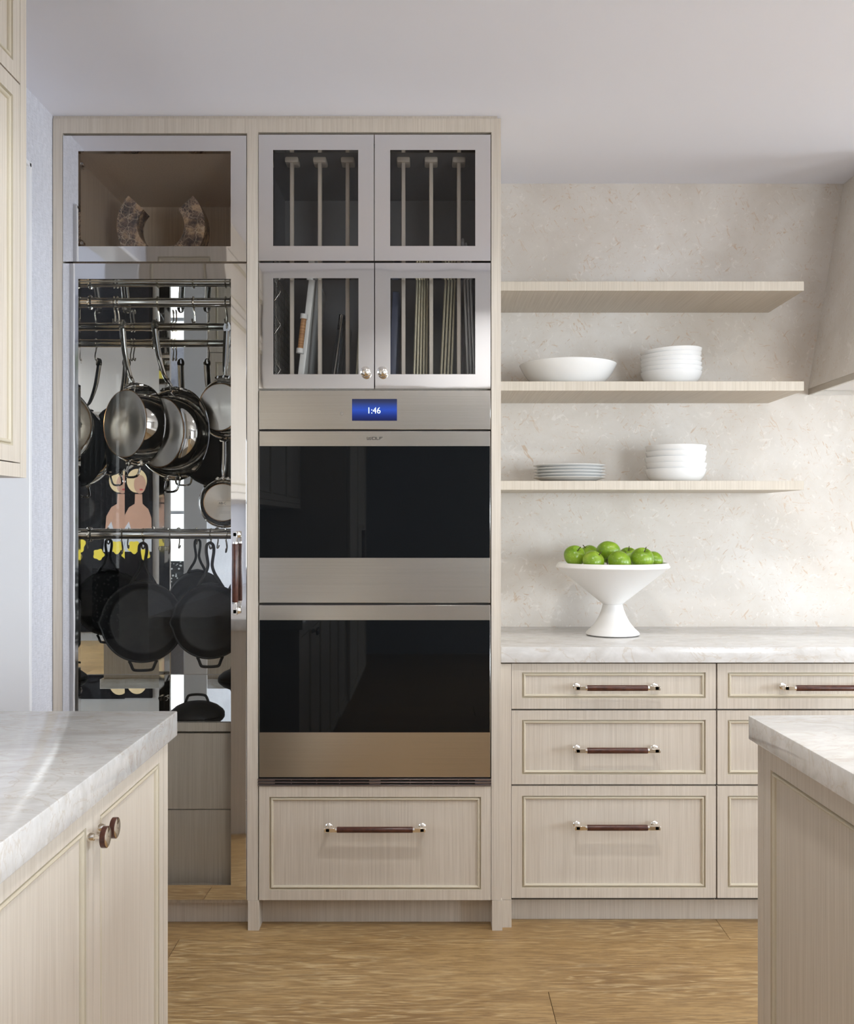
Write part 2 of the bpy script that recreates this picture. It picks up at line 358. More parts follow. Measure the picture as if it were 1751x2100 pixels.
# ------------------------------------------------------------------ mesh builder
class MB:
    def __init__(s): s.v = []; s.f = []; s.m = []; s.M = Matrix.Identity(4)
    def raw(s, verts, faces, mat=0):
        o = len(s.v)
        s.v += [s.M @ Vector(p) for p in verts]
        s.f += [tuple(i + o for i in fc) for fc in faces]; s.m += [mat] * len(faces)
    def box(s, x0, x1, y0, y1, z0, z1, mat=0, bev=0.0, seg=1):
        if x1 < x0: x0, x1 = x1, x0
        if y1 < y0: y0, y1 = y1, y0
        if z1 < z0: z0, z1 = z1, z0
        if bev <= 0:
            vs = [(x, y, z) for z in (z0, z1) for y in (y0, y1) for x in (x0, x1)]
            s.raw(vs, [(0, 2, 3, 1), (4, 5, 7, 6), (0, 1, 5, 4), (2, 6, 7, 3), (0, 4, 6, 2), (1, 3, 7, 5)], mat); return
        bm = bmesh.new(); bmesh.ops.create_cube(bm, size=1.0)
        for v in bm.verts:
            v.co = Vector((x0 + (v.co.x + .5) * (x1 - x0), y0 + (v.co.y + .5) * (y1 - y0), z0 + (v.co.z + .5) * (z1 - z0)))
        bev = min(bev, 0.45 * min(x1 - x0, y1 - y0, z1 - z0))
        bmesh.ops.bevel(bm, geom=list(bm.edges), offset=bev, segments=seg, affect='EDGES', profile=0.5)
        bm.verts.index_update()
        s.raw([v.co.copy() for v in bm.verts], [[v.index for v in f.verts] for f in bm.faces], mat); bm.free()
    def lathe(s, prof, n=48, axis='z', mat=0, center=(0, 0, 0), warp=None):
        """prof: list of (r, h[, mat]); revolved about the axis. r=0 ends close with a fan."""
        c = Vector(center); vs = []; fs = []; ms = []; rows = []
        def put(r, h, t):
            if warp: r = warp(r, h, t)
            a, b = r * math.cos(t), r * math.sin(t)
            return c + (Vector((a, b, h)) if axis == 'z' else Vector((a, h, b)) if axis == 'y' else Vector((h, a, b)))
        for p in prof:
            r, h = p[0], p[1]
            if r <= 1e-7: rows.append([len(vs)]); vs.append(put(0, h, 0))
            else:
                rows.append(list(range(len(vs), len(vs) + n)))
                vs += [put(r, h, 2 * PI * i / n) for i in range(n)]
        for j in range(len(rows) - 1):
            a, b = rows[j], rows[j + 1]; mt = prof[j][2] if len(prof[j]) > 2 else mat
            for i in range(n):
                k = (i + 1) % n
                if len(a) == 1 and len(b) == 1: continue
                if len(a) == 1: q = (a[0], b[k], b[i])
                elif len(b) == 1: q = (a[i], a[k], b[0])
                else: q = (a[i], a[k], b[k], b[i])
                if axis == 'y': q = q[::-1]
                fs.append(q); ms.append(mt)
        o = len(s.v); s.v += [s.M @ v for v in vs]; s.f += [tuple(i + o for i in q) for q in fs]; s.m += ms
    def tube(s, pts, r, n=10, mat=0, closed=False, flat=None, rs=None):
        """swept tube; flat=(a, b) gives an elliptical section, rs a radius per point"""
        pts = [Vector(p) for p in pts]; N = len(pts); vs = []; fs = []
        prev = None
        for i, p in enumerate(pts):
            a = pts[(i - 1) % N] if (closed or i > 0) else p
            b = pts[(i + 1) % N] if (closed or i < N - 1) else p
            t = (b - a).normalized()
            if prev is None:
                up = Vector((0, 1, 0)) if abs(t.y) < 0.9 else Vector((1, 0, 0))
            else: up = prev
            up = (up - t * up.dot(t)).normalized(); prev = up
            sd = t.cross(up)
            q = rs[i] if rs else r
            fa, fb = flat if flat else (1, 1)
            for k in range(n):
                w_ = 2 * PI * k / n
                vs.append(p + up * (q * fb * math.cos(w_)) + sd * (q * fa * math.sin(w_)))
        for i in range(N if closed else N - 1):
            for k in range(n):
                a0, a1 = i * n + k, i * n + (k + 1) % n
                j = (i + 1) % N
                fs.append((a0, a1, j * n + (k + 1) % n, j * n + k))
        if not closed:
            fs.append(tuple(range(n))[::-1]); fs.append(tuple((N - 1) * n + k for k in range(n)))
        s.raw(vs, fs, mat)
    def ring(s, w_, h_, x0, z0, x1, z1, c0, c1, mat=0):
        """rectangular frame w x h in the a/b plane with an opening, from depth c0 (back) to c1 (front)"""
        O = [(0, 0), (w_, 0), (w_, h_), (0, h_)]; I = [(x0, z0), (x1, z0), (x1, z1), (x0, z1)]
        vs = [(a, b, c) for c in (c1, c0) for L in (O, I) for a, b in L]
        fs = []
        for i in range(4):
            j = (i + 1) % 4
            fs += [(i, j, 4 + j, 4 + i), (8 + j, 8 + i, 12 + i, 12 + j), (j, i, 8 + i, 8 + j), (4 + i, 4 + j, 12 + j, 12 + i)]
        s.raw(vs, fs, mat)
    def rectsweep(s, x0, z0, x1, z1, prof, mat=0, close=False):
        """prof: (inset, c) swept round a rectangle with mitred corners"""
        vs = []; fs = []
        for d, c in prof: vs += [(x0 + d, z0 + d, c), (x1 - d, z0 + d, c), (x1 - d, z1 - d, c), (x0 + d, z1 - d, c)]
        for j in range(len(prof) - 1):
            for i in range(4):
                k = (i + 1) % 4
                fs.append((4 * j + i, 4 * j + k, 4 * j + 4 + k, 4 * j + 4 + i))
        if close: L = 4 * (len(prof) - 1); fs.append((L, L + 1, L + 2, L + 3))
        s.raw(vs, fs, mat)
    def plate(s, outer, inner, c0, c1, mat=0):
        """flat plate with one hole; outer/inner have the same number of points (a, b); thickness along c"""
        n = len(outer); vs = [(a, b, c) for c in (c1, c0) for L in (outer, inner) for a, b in L]; fs = []
        for i in range(n):
            j = (i + 1) % n
            fs += [(i, j, n + j, n + i), (2 * n + j, 2 * n + i, 3 * n + i, 3 * n + j), (j, i, 2 * n + i, 2 * n + j), (n + i, n + j, 3 * n + j, 3 * n + i)]
        s.raw(vs, fs, mat)
    def prism(s, pts, c0, c1, mat=0):
        n = len(pts); vs = [(a, b, c1) for a, b in pts] + [(a, b, c0) for a, b in pts]
        fs = [tuple(range(n)), tuple(range(2 * n - 1, n - 1, -1))] + [((i + 1) % n, i, n + i, n + (i + 1) % n) for i in range(n)]
        s.raw(vs, fs, mat)
ORG = {}
def tag(o, label=None, cat=None, group=None, kind=None):
    if label: o['label'] = label
    if cat: o['category'] = cat
    if group: o['group'] = group
    if kind: o['kind'] = kind
    return o
def build(name, mb, mats, parent=None, smooth=38, local=False, origin=None, label=None):
    me = bpy.data.meshes.new(name)
    o = bpy.data.objects.new(name, me); C.objects.link(o)
    off = Vector((0, 0, 0))
    if parent is not None:
        o.parent = parent; off = ORG[parent.name]
    elif origin is not None:
        off = Vector(origin); o.location = off
    if local: off = Vector((0, 0, 0))
    ORG[o.name] = off
    me.from_pydata([tuple(v - off) for v in mb.v], [], mb.f)
    for m in (mats if isinstance(mats, (list, tuple)) else [mats]): me.materials.append(M[m] if isinstance(m, str) else m)
    me.polygons.foreach_set('material_index', mb.m)
    me.polygons.foreach_set('use_smooth', [True] * len(me.polygons))
    me.update()
    bm = bmesh.new(); bm.from_mesh(me); bmesh.ops.recalc_face_normals(bm, faces=bm.faces); bm.to_mesh(me); bm.free()
    me.set_sharp_from_angle(angle=math.radians(smooth))
    if label: o['label'] = label
    return o
def thing(name, label, cat, loc=(0, 0, 0), group=None):
    o = bpy.data.objects.new(name, None); C.objects.link(o); o.location = loc; o.empty_display_size = 0.05
    ORG[o.name] = Vector(loc)
    return tag(o, label, cat, group)
def local_thing(name, label, cat, loc, rot=(0, 0, 0), group=None):
    o = thing(name, label, cat, loc, group); o.rotation_euler = rot; ORG[o.name] = Vector((0, 0, 0)); return o
def copy_tree(o, parent=None, loc=None, rot=None, label=None, group=None):
    c = o.copy(); C.objects.link(c)
    if parent: c.parent = parent
    if loc is not None: c.location = loc
    if rot is not None: c.rotation_euler = rot
    if label: c['label'] = label
    if group: c['group'] = group
    for ch in list(o.children): copy_tree(ch, c)
    return c
def frame(origin, n):
    """a along u, b up, c outward"""
    n = Vector(n); v = Vector((0, 0, 1)); u = v.cross(n)
    return Matrix(((u.x, v.x, n.x, origin[0]), (u.y, v.y, n.y, origin[1]), (u.z, v.z, n.z, origin[2]), (0, 0, 0, 1)))
def structure(name, mb, mats, **kw): return tag(build(name, mb, mats, **kw), kind='structure')

# =================================================================== THE SETTING
DW = 3.75             # back wall
DC = 3.12             # faces of the tall cabinets
XL = -1.223           # left wall
CEIL = 2.645
XR = 5.2; YB = -3.5; XN = -3.5; YN0 = 0.3; YN1 = 3.25

# floor and its planks
mb = MB(); mb.box(XL - 0.1, XR + 0.1, YB - 0.1, DW + 0.1, -0.05, -0.016); mb.box(XN - 0.1, XL - 0.1, YN0 - 0.1, YN1 + 0.1, -0.05, -0.016)
floor = structure('floor', mb, 'floor_joint')
PW = 0.341; y = 3.0525 + 2 * PW; row = 0
joints = {2: (X(364, 3.0) , ), 3: (X(1124, 2.69),)}
while y > YB:
    y1 = min(y, DW + 0.05); y0 = max(y - PW, YB)
    rnd = random.Random(row * 13 + 5)
    x = XN + (-1.9 * rnd.random())
    if row == 2: x = X(357, 2.99) - 2.4 * 1
    if row == 3: x = X(1127, 2.68) - 2.4 * 2
    while x < XR:
        L = 2.4
        a, b = max(x, XN if YN0 < y0 + 0.1 and y1 < YN1 + 0.2 else XL), min(x + L, XR)
        if b - a > 0.05:
            mb = MB(); mb.box(a + 0.0007, b - 0.0007, y0 + 0.0005, y1 - 0.0005, -0.016, 0.0, 0, 0.0005)
            mb.M = Matrix.Identity(4)
            build('plank', mb, 'floor', floor)
        x += L
    y -= PW; row += 1

mb = MB(); mb.box(XL - 0.1, XR + 0.1, YB - 0.1, DW + 0.1, CEIL, CEIL + 0.1); mb.box(XN - 0.1, XL - 0.1, YN0 - 0.1, YN1 + 0.1, CEIL, CEIL + 0.1)
structure('ceiling', mb, 'ceiling')
mb = MB(); mb.box(XL - 0.1, XR + 0.1, DW, DW + 0.1, 0.0, CEIL)
structure('wall_back', mb, 'stone')
# fittings made up for the added ceiling fill lamps
for k, (dx_, dy_) in enumerate(FILL_DOWN):
    dl = thing('ceiling_fill_light', ('first', 'second', 'third')[k] + ' added ceiling fill lamp from the left, over the aisle above the frame', 'fill_light', (dx_, dy_, CEIL), 'added fill lamps over the aisle')
    mb = MB(); mb.lathe([(0.058, CEIL - 0.0006), (0.075, CEIL - 0.0006), (0.075, CEIL - 0.004), (0.060, CEIL - 0.006), (0.058, CEIL - 0.004), (0.058, CEIL - 0.0006)], 40, 'z', 0, (dx_, dy_, 0)); build('trim_ring', mb, 'white_paint', dl)
    mb = MB(); mb.lathe([(0, CEIL - 0.0005), (0.057, CEIL - 0.0005), (0.057, CEIL - 0.003), (0, CEIL - 0.003)], 32, 'z', 0, (dx_, dy_, 0)); build('lens', mb, 'fill_lens', dl)
# unseen beam added to keep rear light off the upper cabinets
mb = MB(); mb.box(-0.872, XR, 1.00, 1.20, 2.03, CEIL - 0.0005, 0, 0.003); structure('shade_beam', mb, 'white_paint')
# left wall: behind the cabinets, above and beyond the opening to the nook
OP0, OP1, OPH = 2.105, 2.93, 2.417
mb = MB()
mb.box(XL - 0.1, XL, YB, OP0, 0.0, CEIL); mb.box(XL - 0.1, XL, OP1, DW, 0.0, CEIL); mb.box(XL - 0.1, XL, OP0, OP1, OPH, CEIL)
structure('wall_left', mb, 'wallpaper')
mb = MB()
for yy in (OP1, ):
    mb.box(XL - 0.115, XL + 0.012, yy - 0.014, yy + 0.004, 0.0, OPH, 0, 0.002)
mb.box(XL - 0.115, XL + 0.012, OP0 + 0.001, OP0 + 0.014, 0.0, OPH, 0, 0.002)
mb.box(XL - 0.115, XL + 0.012, OP0, OP1, OPH - 0.014, OPH + 0.002, 0, 0.002)
structure('trim_1', mb, 'white_paint')
# the nook beyond it
mb = MB(); mb.box(XN - 0.1, XL - 0.1, YN1, YN1 + 0.1, 0, CEIL); structure('wall_nook_far', mb, 'nook_paint')
mb = MB()
WX0, WX1, WZ0, WZ1 = -2.35, -1.70, 0.95, 2.30
mb.box(XN - 0.1, WX0, YN0 - 0.1, YN0, 0, CEIL); mb.box(WX1, XL - 0.1, YN0 - 0.1, YN0, 0, CEIL)
mb.box(WX0, WX1, YN0 - 0.1, YN0, 0, WZ0); mb.box(WX0, WX1, YN0 - 0.1, YN0, WZ1, CEIL)
structure('wall_nook_near', mb, 'wallpaper')
def wall_with_window(name, x0, x1, ya, yb, wa, wb, za, zb, mat):
    m_ = MB()
    m_.box(x0, x1, ya, wa, 0, CEIL); m_.box(x0, x1, wb, yb, 0, CEIL); m_.box(x0, x1, wa, wb, 0, za); m_.box(x0, x1, wa, wb, zb, CEIL)
    return structure(name, m_, mat)
wall_with_window('wall_nook_left', XN - 0.1, XN, YN0 - 0.1, YN1 + 0.1, 0.6, 2.6, 0.9, 2.3, 'wallpaper')
mb = MB()
for a, b, c_, d_ in ((YB, -1.7, 0, CEIL), (-1.7, 0.1, 0, 0.6), (-1.7, 0.1, 2.1, CEIL), (0.1, 1.6, 0, CEIL), (1.6, 3.0, 0, 0.85), (1.6, 3.0, 2.15, CEIL), (3.0, DW, 0, CEIL)):
    mb.box(XR, XR + 0.1, a, b, c_, d_)
structure('wall_right', mb, 'wall_grey')
mb = MB()
mb.box(XL - 0.1, 2.15, YB - 0.1, YB, 0, CEIL); mb.box(3.95, XR + 0.1, YB - 0.1, YB, 0, CEIL)
mb.box(2.15, 3.95, YB - 0.1, YB, 0, 0.15); mb.box(2.15, 3.95, YB - 0.1, YB, 2.05, CEIL)
structure('wall_rear', mb, 'wall_grey')
def window(idx, o, n, w_, h_, cols, rows):
    fr = MB(); fr.M = frame(o, n)
    fr.ring(w_, h_, 0.045, 0.045, w_ - 0.045, h_ - 0.045, 0.02, 0.07)
    for i in range(1, cols): fr.box(w_ * i / cols - 0.012, w_ * i / cols + 0.012, 0.045, h_ - 0.045, 0.025, 0.06)
    for i in range(1, rows): fr.box(0.045, w_ - 0.045, h_ * i / rows - 0.012, h_ * i / rows + 0.012, 0.027, 0.058)
    f_ = structure('window_%d' % idx, fr, 'white_paint')
    p = MB(); p.M = frame(o, n); p.box(0.045, w_ - 0.045, 0.045, h_ - 0.045, 0.038, 0.042)
    build('pane', p, 'pane', f_)
window(1, (XR + 0.1, 3.00, 0.85), (-1, 0, 0), 1.4, 1.3, 2, 2)
window(5, (XR + 0.1, 0.1, 0.6), (-1, 0, 0), 1.8, 1.5, 2, 2)
window(2, (XN - 0.1, 0.6, 0.9), (1, 0, 0), 2.0, 1.4, 3, 2)
window(3, (WX1, YN0 - 0.1, WZ0), (0, 1, 0), WX1 - WX0, WZ1 - WZ0, 2, 3)
window(4, (3.95, YB - 0.1, 0.15), (0, 1, 0), 1.8, 1.9, 2, 2)  # unseen window added around the rear fill

# scribe strip between the tall cabinets and the ceiling
mb = MB(); mb.box(X(108, DC) , X(1020, DC), DC + 0.006, DW, Z(243, DC), CEIL - 0.0005)
structure('trim_2', mb, 'oak')

# =================================================================== joinery helpers
BEAD = [(0.0, -0.0002), (0.0018, -0.0070), (0.0040, -0.0070), (0.0046, -0.0030), (0.0064, -0.0008), (0.0088, -0.0004), (0.0110, -0.0016), (0.0124, -0.0044), (0.0128, -0.0080)]
def panel_front(parent, fm, w_, h_, ins, name, label=None, thick=0.02):
    """front with a recessed panel inside a cream bead. ins = (left, bottom, right, top) insets of the bead"""
    l, b, r, t = ins
    mb = MB(); mb.M = fm; mb.ring(w_, h_, l, b, w_ - r, h_ - t, -thick, 0.0)
    p = build(name, mb, 'oak', parent, label=label)
    mb = MB(); mb.M = fm
    d = BEAD[-1][0] - 0.001
    mb.box(l + d, w_ - r - d, b + d, h_ - t - d, -thick, -0.0074); build('panel', mb, 'oak', p)
    mb = MB(); mb.M = fm; mb.rectsweep(l, b, w_ - r, h_ - t, BEAD); build('molding', mb, 'bead', p)
    return p
def bar_handle(parent, fm, length, vertical=False, label=None, grip=0.0095, stand=0.036):
    """leather-wrapped bar with nickel ends, centred on the frame's origin"""
    mb = MB(); mb.M = fm @ (Matrix.Rotation(PI / 2, 4, 'Z') if vertical else Matrix.Identity(4))
    h = length / 2
    for s in (-1, 1):
        a = s * (h - 0.011)
        M0 = mb.M
        mb.M = M0 @ Matrix.Translation((a, 0, 0))
        mb.lathe([(0, -0.001), (0.0115, -0.001), (0.0115, 0.003), (0.009, 0.0055), (0.0065, 0.0065), (0, 0.0065)], 24, 'z', 1)
        mb.box(-0.0062, 0.0062, -0.0055, 0.0055, 0.005, stand + 0.0068, 1, 0.0008)
        mb.M = M0
        x0, x1 = sorted((s * h, s * (h - 0.036)))
        mb.box(x0, x1, -0.0068, 0.0068, stand - 0.0062, stand + 0.0068, 1, 0.0008)
        x0, x1 = sorted((s * (h - 0.0415), s * (h - 0.035)))
        mb.M = M0 @ Matrix.Translation((x0, 0, stand))
        mb.lathe([(0, 0), (0.0086, 0), (0.0086, x1 - x0), (0, x1 - x0)], 20, 'x', 1)
        mb.M = M0
    mb.M = mb.M @ Matrix.Translation((-(h - 0.0405), 0, stand))
    L = 2 * (h - 0.0405)
    mb.lathe([(0, 0), (grip * 0.94, 0), (grip, 0.0015), (grip, L - 0.0015), (grip * 0.94, L), (0, L)], 24, 'x', 0)
    return build('handle', mb, ['leather', 'nickel'], parent, label=label)

# =================================================================== TALL POT CABINET (left bay)
zk = Z(1846, DC)                  # underside of doors / top of the kick zone
x_l0, x_l1 = X(108.5, DC), X(128, DC)
x_m0, x_m1 = X(506.5, DC), X(529, DC)
x_r0, x_r1 = X(1007.5, DC), X(1027, DC)
z_top = Z(243, DC); z_rail = Z(273, DC)
KICK = 3.188
IL, IR, IB = -1.165, x_m0 + 0.004, 3.68     # inside faces
pot = thing('pot_cabinet', 'tall pale oak cabinet with mirrored inside and hanging pans behind a glass door', 'cabinet', ((x_l0 + x_m0) / 2, 3.4, 0))
mb = MB(); mb.box(x_l0, x_l1, DC, DC + 0.045, zk, z_top); build('stile', mb, 'oak', pot)
mb = MB(); mb.box(x_l0, x_l1, DC, DC + 0.09, 0, zk - 0.001); build('foot', mb, 'oak', pot)
mb = MB(); mb.box(x_l1, x_m0, DC, DC + 0.045, z_rail, z_top); build('top_rail', mb, 'oak', pot)
mb = MB(); mb.box(x_l1, x_m0, KICK, KICK + 0.02, 0.0, zk); build('kick_board', mb, 'oak', pot)
Z_SH = Z(1482, 3.17)              # mirrored shelf
Z_MC = 2.114                      # mirrored top of the pot compartment
Z_DF = 2.200                      # floor of the display compartment
Z_DC = 2.532                      # top of the display compartment
mb = MB(); mb.box(x_l0, IL - 0.006, DC + 0.045, DW - 0.002, zk - 0.02, z_top); build('side_panel', mb, 'oak', pot)
mb = MB(); mb.box(IL - 0.006, IL, DC + 0.03, IB, Z_DF, Z_DC); build('side_panel', mb, 'oak_inner', pot)
mb = MB(); mb.box(IR, x_m0 + 0.01, DC + 0.03, IB, zk, z_top); build('side_panel', mb, 'oak_inner', pot)
mb = MB(); mb.box(IL - 0.006, IR, IB + 0.0045, DW - 0.002, zk - 0.02, z_top - 0.001); build('back_panel', mb, 'oak_inner', pot)
mb = MB(); mb.box(IL, IR, DC + 0.03, IB + 0.004, Z_DC, z_rail + 0.02); build('ceiling_board', mb, 'oak_inner', pot)
mb = MB(); mb.box(IL, IR, DC + 0.03, IB + 0.004, Z_MC + 0.004, Z_DF); build('display_floor', mb, 'oak_inner', pot)
mb = MB(); mb.box(IL - 0.006, IR - 0.005, DC + 0.03, IB, zk - 0.02, zk); build('bottom_board', mb, 'oak', pot)
# mirrors
mb = MB(); mb.box(IL, IR, IB, IB + 0.004, Z_SH, Z_MC + 0.004); build('mirror_panel', mb, 'mirror', pot, label='mirrored back of the pan compartment')
dy = IB - (DC + 0.0235); dx = -dy * math.tan(math.radians(0.36))
mb = MB(); mb.raw([(IL - dx, DC + 0.0235, Z_SH), (IL, IB, Z_SH), (IL, IB, Z_MC), (IL - dx, DC + 0.0235, Z_MC),
                   (IL - 0.006, DC + 0.0235, Z_SH), (IL - 0.006, IB, Z_SH), (IL - 0.006, IB, Z_MC), (IL - 0.006, DC + 0.0235, Z_MC)],
                  [(0, 1, 2, 3), (7, 6, 5, 4), (0, 3, 7, 4), (1, 5, 6, 2), (3, 2, 6, 7), (0, 4, 5, 1)])
build('mirror_panel', mb, 'mirror', pot, label='mirrored left side of the pan compartment')
mb = MB(); mb.box(IR - 0.004, IR - 0.0002, DC + 0.0235, IB, Z_SH, Z_MC); build('mirror_panel', mb, 'mirror', pot)
mb = MB(); mb.box(IL, IR - 0.004, DC + 0.045, IB, Z_MC, Z_MC + 0.004); build('mirror_panel', mb, 'mirror', pot)
mb = MB(); mb.box(IL, IR - 0.004, 3.19, IB, Z_SH - 0.004, Z_SH); build('mirror_panel', mb, 'mirror', pot)
mb = MB(); mb.box(IL, IR, 3.17, IB, Z(1500, 3.17), Z_SH - 0.004); mb.box(IL, IR, 3.17, 3.19, Z_SH - 0.004, Z_SH); build('shelf', mb, 'oak', pot)
zz = Z(1660, 3.185)
mb = MB(); mb.box(IL, IR, 3.185, 3.205, zz + 0.0015, Z(1504, 3.185)); build('inner_drawer', mb, 'oak', pot)
mb = MB(); mb.box(IL, IR, 3.185, 3.205, zk, zz - 0.0015); build('inner_drawer', mb, 'oak', pot)
# rails with brackets
D_RAIL = 3.303
Z_R1, Z_R2 = Z(620.5, D_RAIL), Z(1096, D_RAIL)
for zr in (Z_R1, Z_R2):
    mb = MB(); mb.M = Matrix.Translation((IL + 0.001, D_RAIL, zr)); L = IR - IL - 0.006
    mb.lathe([(0, 0), (0.0158, 0), (0.0158, L), (0, L)], 28, 'x'); rl = build('rail', mb, 'nickel', pot)
    for xb in (IL + 0.001, IR - 0.013):
        mb = MB(); mb.M = Matrix.Translation((xb, D_RAIL, zr)); mb.lathe([(0.0159, 0), (0.025, 0), (0.025, 0.004), (0.019, 0.008), (0.0159, 0.008)], 24, 'x'); build('bracket', mb, 'nickel', rl)
    xb = X(196, D_RAIL)
    mb = MB(); mb.M = Matrix.Translation((xb, D_RAIL, zr)); mb.lathe([(0.0159, -0.016), (0.0175, -0.016), (0.0175, 0.016), (0.0159, 0.016)], 24, 'x'); build('clamp', mb, 'nickel', rl)
# glass doors
def glass_door(parent, px0, px1, py0, py1, gx0, gx1, gy0, gy1, pane='pane', label=None, d=DC, bow=0.0):
    o = (X(px0, d), d, Z(py1, d)); w_ = X(px1, d) - o[0]; h_ = Z(py0, d) - o[2]
    fm = frame(o, (0, -1, 0)); mb = MB(); mb.M = fm
    a0, a1, b0, b1 = X(gx0, d) - o[0], X(gx1, d) - o[0], Z(gy1, d) - o[2], Z(gy0, d) - o[2]
    mb.ring(w_, h_, a0, b0, a1, b1, -0.022, -0.0003)
    mb.rectsweep(0, 0, w_, h_, [(0, -0.0003), (0.0003, 0.0)]); 
    # face of the frame
    O = [(0.0003, 0.0003), (w_ - 0.0003, 0.0003), (w_ - 0.0003, h_ - 0.0003), (0.0003, h_ - 0.0003)]; I = [(a0, b0), (a1, b0), (a1, b1), (a0, b1)]
    mb.raw([(a, b, bow if i in (0, 3) else 0) for i, (a, b) in enumerate(O + I)] + [(a, b, -0.0003) for a, b in I], [(i, (i + 1) % 4, 4 + (i + 1) % 4, 4 + i) for i in range(4)] + [(4 + i, 4 + (i + 1) % 4, 8 + (i + 1) % 4, 8 + i) for i in range(4)])
    dr = build('glass_door', mb, 'steel_polished', parent, label=label)
    mb = MB(); mb.M = fm; mb.box(a0 - 0.006, a1 + 0.006, b0 - 0.006, b1 + 0.006, -0.0155, -0.0115); build('pane', mb, pane, dr)
    return dr, fm, w_, h_
DD = DC - 0.002
d_up, fm, w_, h_ = glass_door(pot, 129, 505, 278, 536.5, 160.5, 473, 310, 505, 'pane_tint', 'polished steel framed glass door in front of the marble ring')
for yy in (338, 500):
    mb = MB(); xx = X(163, 3.16); mb.box(xx - 0.012, xx + 0.010, 3.146, 3.175, Z(yy + 8, 3.16), Z(yy - 8, 3.16), 0, 0.002); mb.box(xx - 0.008, xx + 0.016, 3.150, 3.170, Z(yy + 3, 3.16), Z(yy - 3, 3.16), 0, 0.001)
    build('hinge', mb, 'nickel', d_up)
d_lo, fm, w_, h_ = glass_door(pot, 129, 505, 540.5, 1845, 160.5, 473.5, 572, 1815, 'pane', 'tall polished steel framed glass door in front of the hanging pans', DC, 0.0026)
for yy in (738, 870, 1142, 1417):
    mb = MB(); xx = X(161, 3.15); mb.box(xx - 0.008, xx + 0.006, 3.143, 3.165, Z(yy + 6, 3.15), Z(yy - 6, 3.15), 0, 0.002); mb.box(xx - 0.006, xx + 0.010, 3.147, 3.158, Z(yy + 2, 3.15), Z(yy - 2, 3.15), 0, 0.001)
    build('hinge', mb, 'nickel', d_lo)
hz = (Z(1089, DC) + Z(1259, DC)) / 2
bar_handle(d_lo, frame((X(486.5, DC), DC, hz), (0, -1, 0)), Z(1089, DC) - Z(1259, DC), True, 'upright leather wrapped handle with nickel ends', 0.0098, 0.034)

# =================================================================== OVEN CABINET (right bay)
tall = thing('oven_cabinet', 'tall pale oak cabinet around the ovens with four glass doors on top', 'cabinet', ((x_m0 + x_r1) / 2, 3.4, 0))
mb = MB(); mb.box(x_m0, x_m1, DC, DC + 0.045, zk, z_top); build('stile', mb, 'oak', tall)
mb = MB(); mb.box(x_r0, x_r1, DC, DC + 0.045, zk, z_top); build('stile', mb, 'oak', tall)
mb = MB(); mb.box(x_m1, x_r0, DC, DC + 0.045, Z(271, DC), z_top); build('top_rail', mb, 'oak', tall)
for a, b in ((X(508.5, DC), X(531, DC)), (X(1009, DC), X(1030, DC))):
    mb = MB(); mb.box(a, b, DC - 0.002, KICK + 0.01, 0, zk - 0.001); build('foot', mb, 'oak', tall)
mb = MB(); mb.box(X(531, DC), X(1009, DC), KICK, KICK + 0.02, 0.0, zk); build('kick_board', mb, 'oak', tall)
mb = MB(); mb.box(x_m0 + 0.0105, x_m1, DC + 0.045, DW - 0.002, zk - 0.02, z_top); build('side_panel', mb, 'oak', tall)
mb = MB(); mb.box(x_r0 + 0.012, x_r1, DC + 0.045, DW - 0.001, zk - 0.02, z_top); build('side_panel', mb, 'oak', tall)
GF = Z(792, DC)                    # floor of the tray compartment
GT = Z(271, DC)
gl, gr = x_m1, x_r0 + 0.012
mb = MB(); mb.box(gl, gr, IB, IB + 0.02, GF - 0.02, GT + 0.01); build('lining', mb, 'interior', tall)
mb = MB(); mb.box(gl, gl + 0.004, DC + 0.046, IB, GF, GT + 0.01); build('lining', mb, 'interior', tall)
mb = MB(); mb.box(gr - 0.004, gr, DC + 0.046, IB, GF, GT + 0.01); build('lining', mb, 'interior', tall)
mb = MB(); mb.box(gl + 0.004, gr - 0.004, DC + 0.046, IB, Z(322, 3.24), Z(322, 3.24) + 0.014); build('lining', mb, 'interior', tall)
mb = MB(); mb.box(gl, gr, DC + 0.028, IB, GF - 0.025, GF); build('tray_floor', mb, 'oak', tall)
D_DIV = 3.24
ztr = Z(322, D_DIV)
for pxc in (598, 655.5, 712.5, 827, 884, 941):
    xc = X(pxc, D_DIV)
    mb = MB(); mb.box(xc - 0.0068, xc + 0.0068, D_DIV, D_DIV + 0.016, GF, ztr - 0.012, 0, 0.002); dv = build('divider', mb, 'divider', tall)
    mb = MB(); mb.box(xc - 0.0225, xc + 0.0225, D_DIV - 0.006, D_DIV + 0.05, ztr - 0.0195, ztr, 0, 0.005, 2); build('track_block', mb, 'divider', dv)
gd = [glass_door(tall, 530, 766.5, 276, 535, 560, 734.5, 307.5, 504.5, 'pane_tint', 'upper left tray cabinet door'),
      glass_door(tall, 768, 1006, 276, 535, 800, 974.5, 307.5, 504.5, 'pane_tint', 'upper right tray cabinet door'),
      glass_door(tall, 530.5, 767, 539, 797, 560.5, 735, 570.5, 767.5, 'pane_tint', 'lower left tray cabinet door'),
      glass_door(tall, 769, 1006, 539, 797, 800.5, 974.5, 570.5, 767.5, 'pane_tint', 'lower right tray cabinet door')]
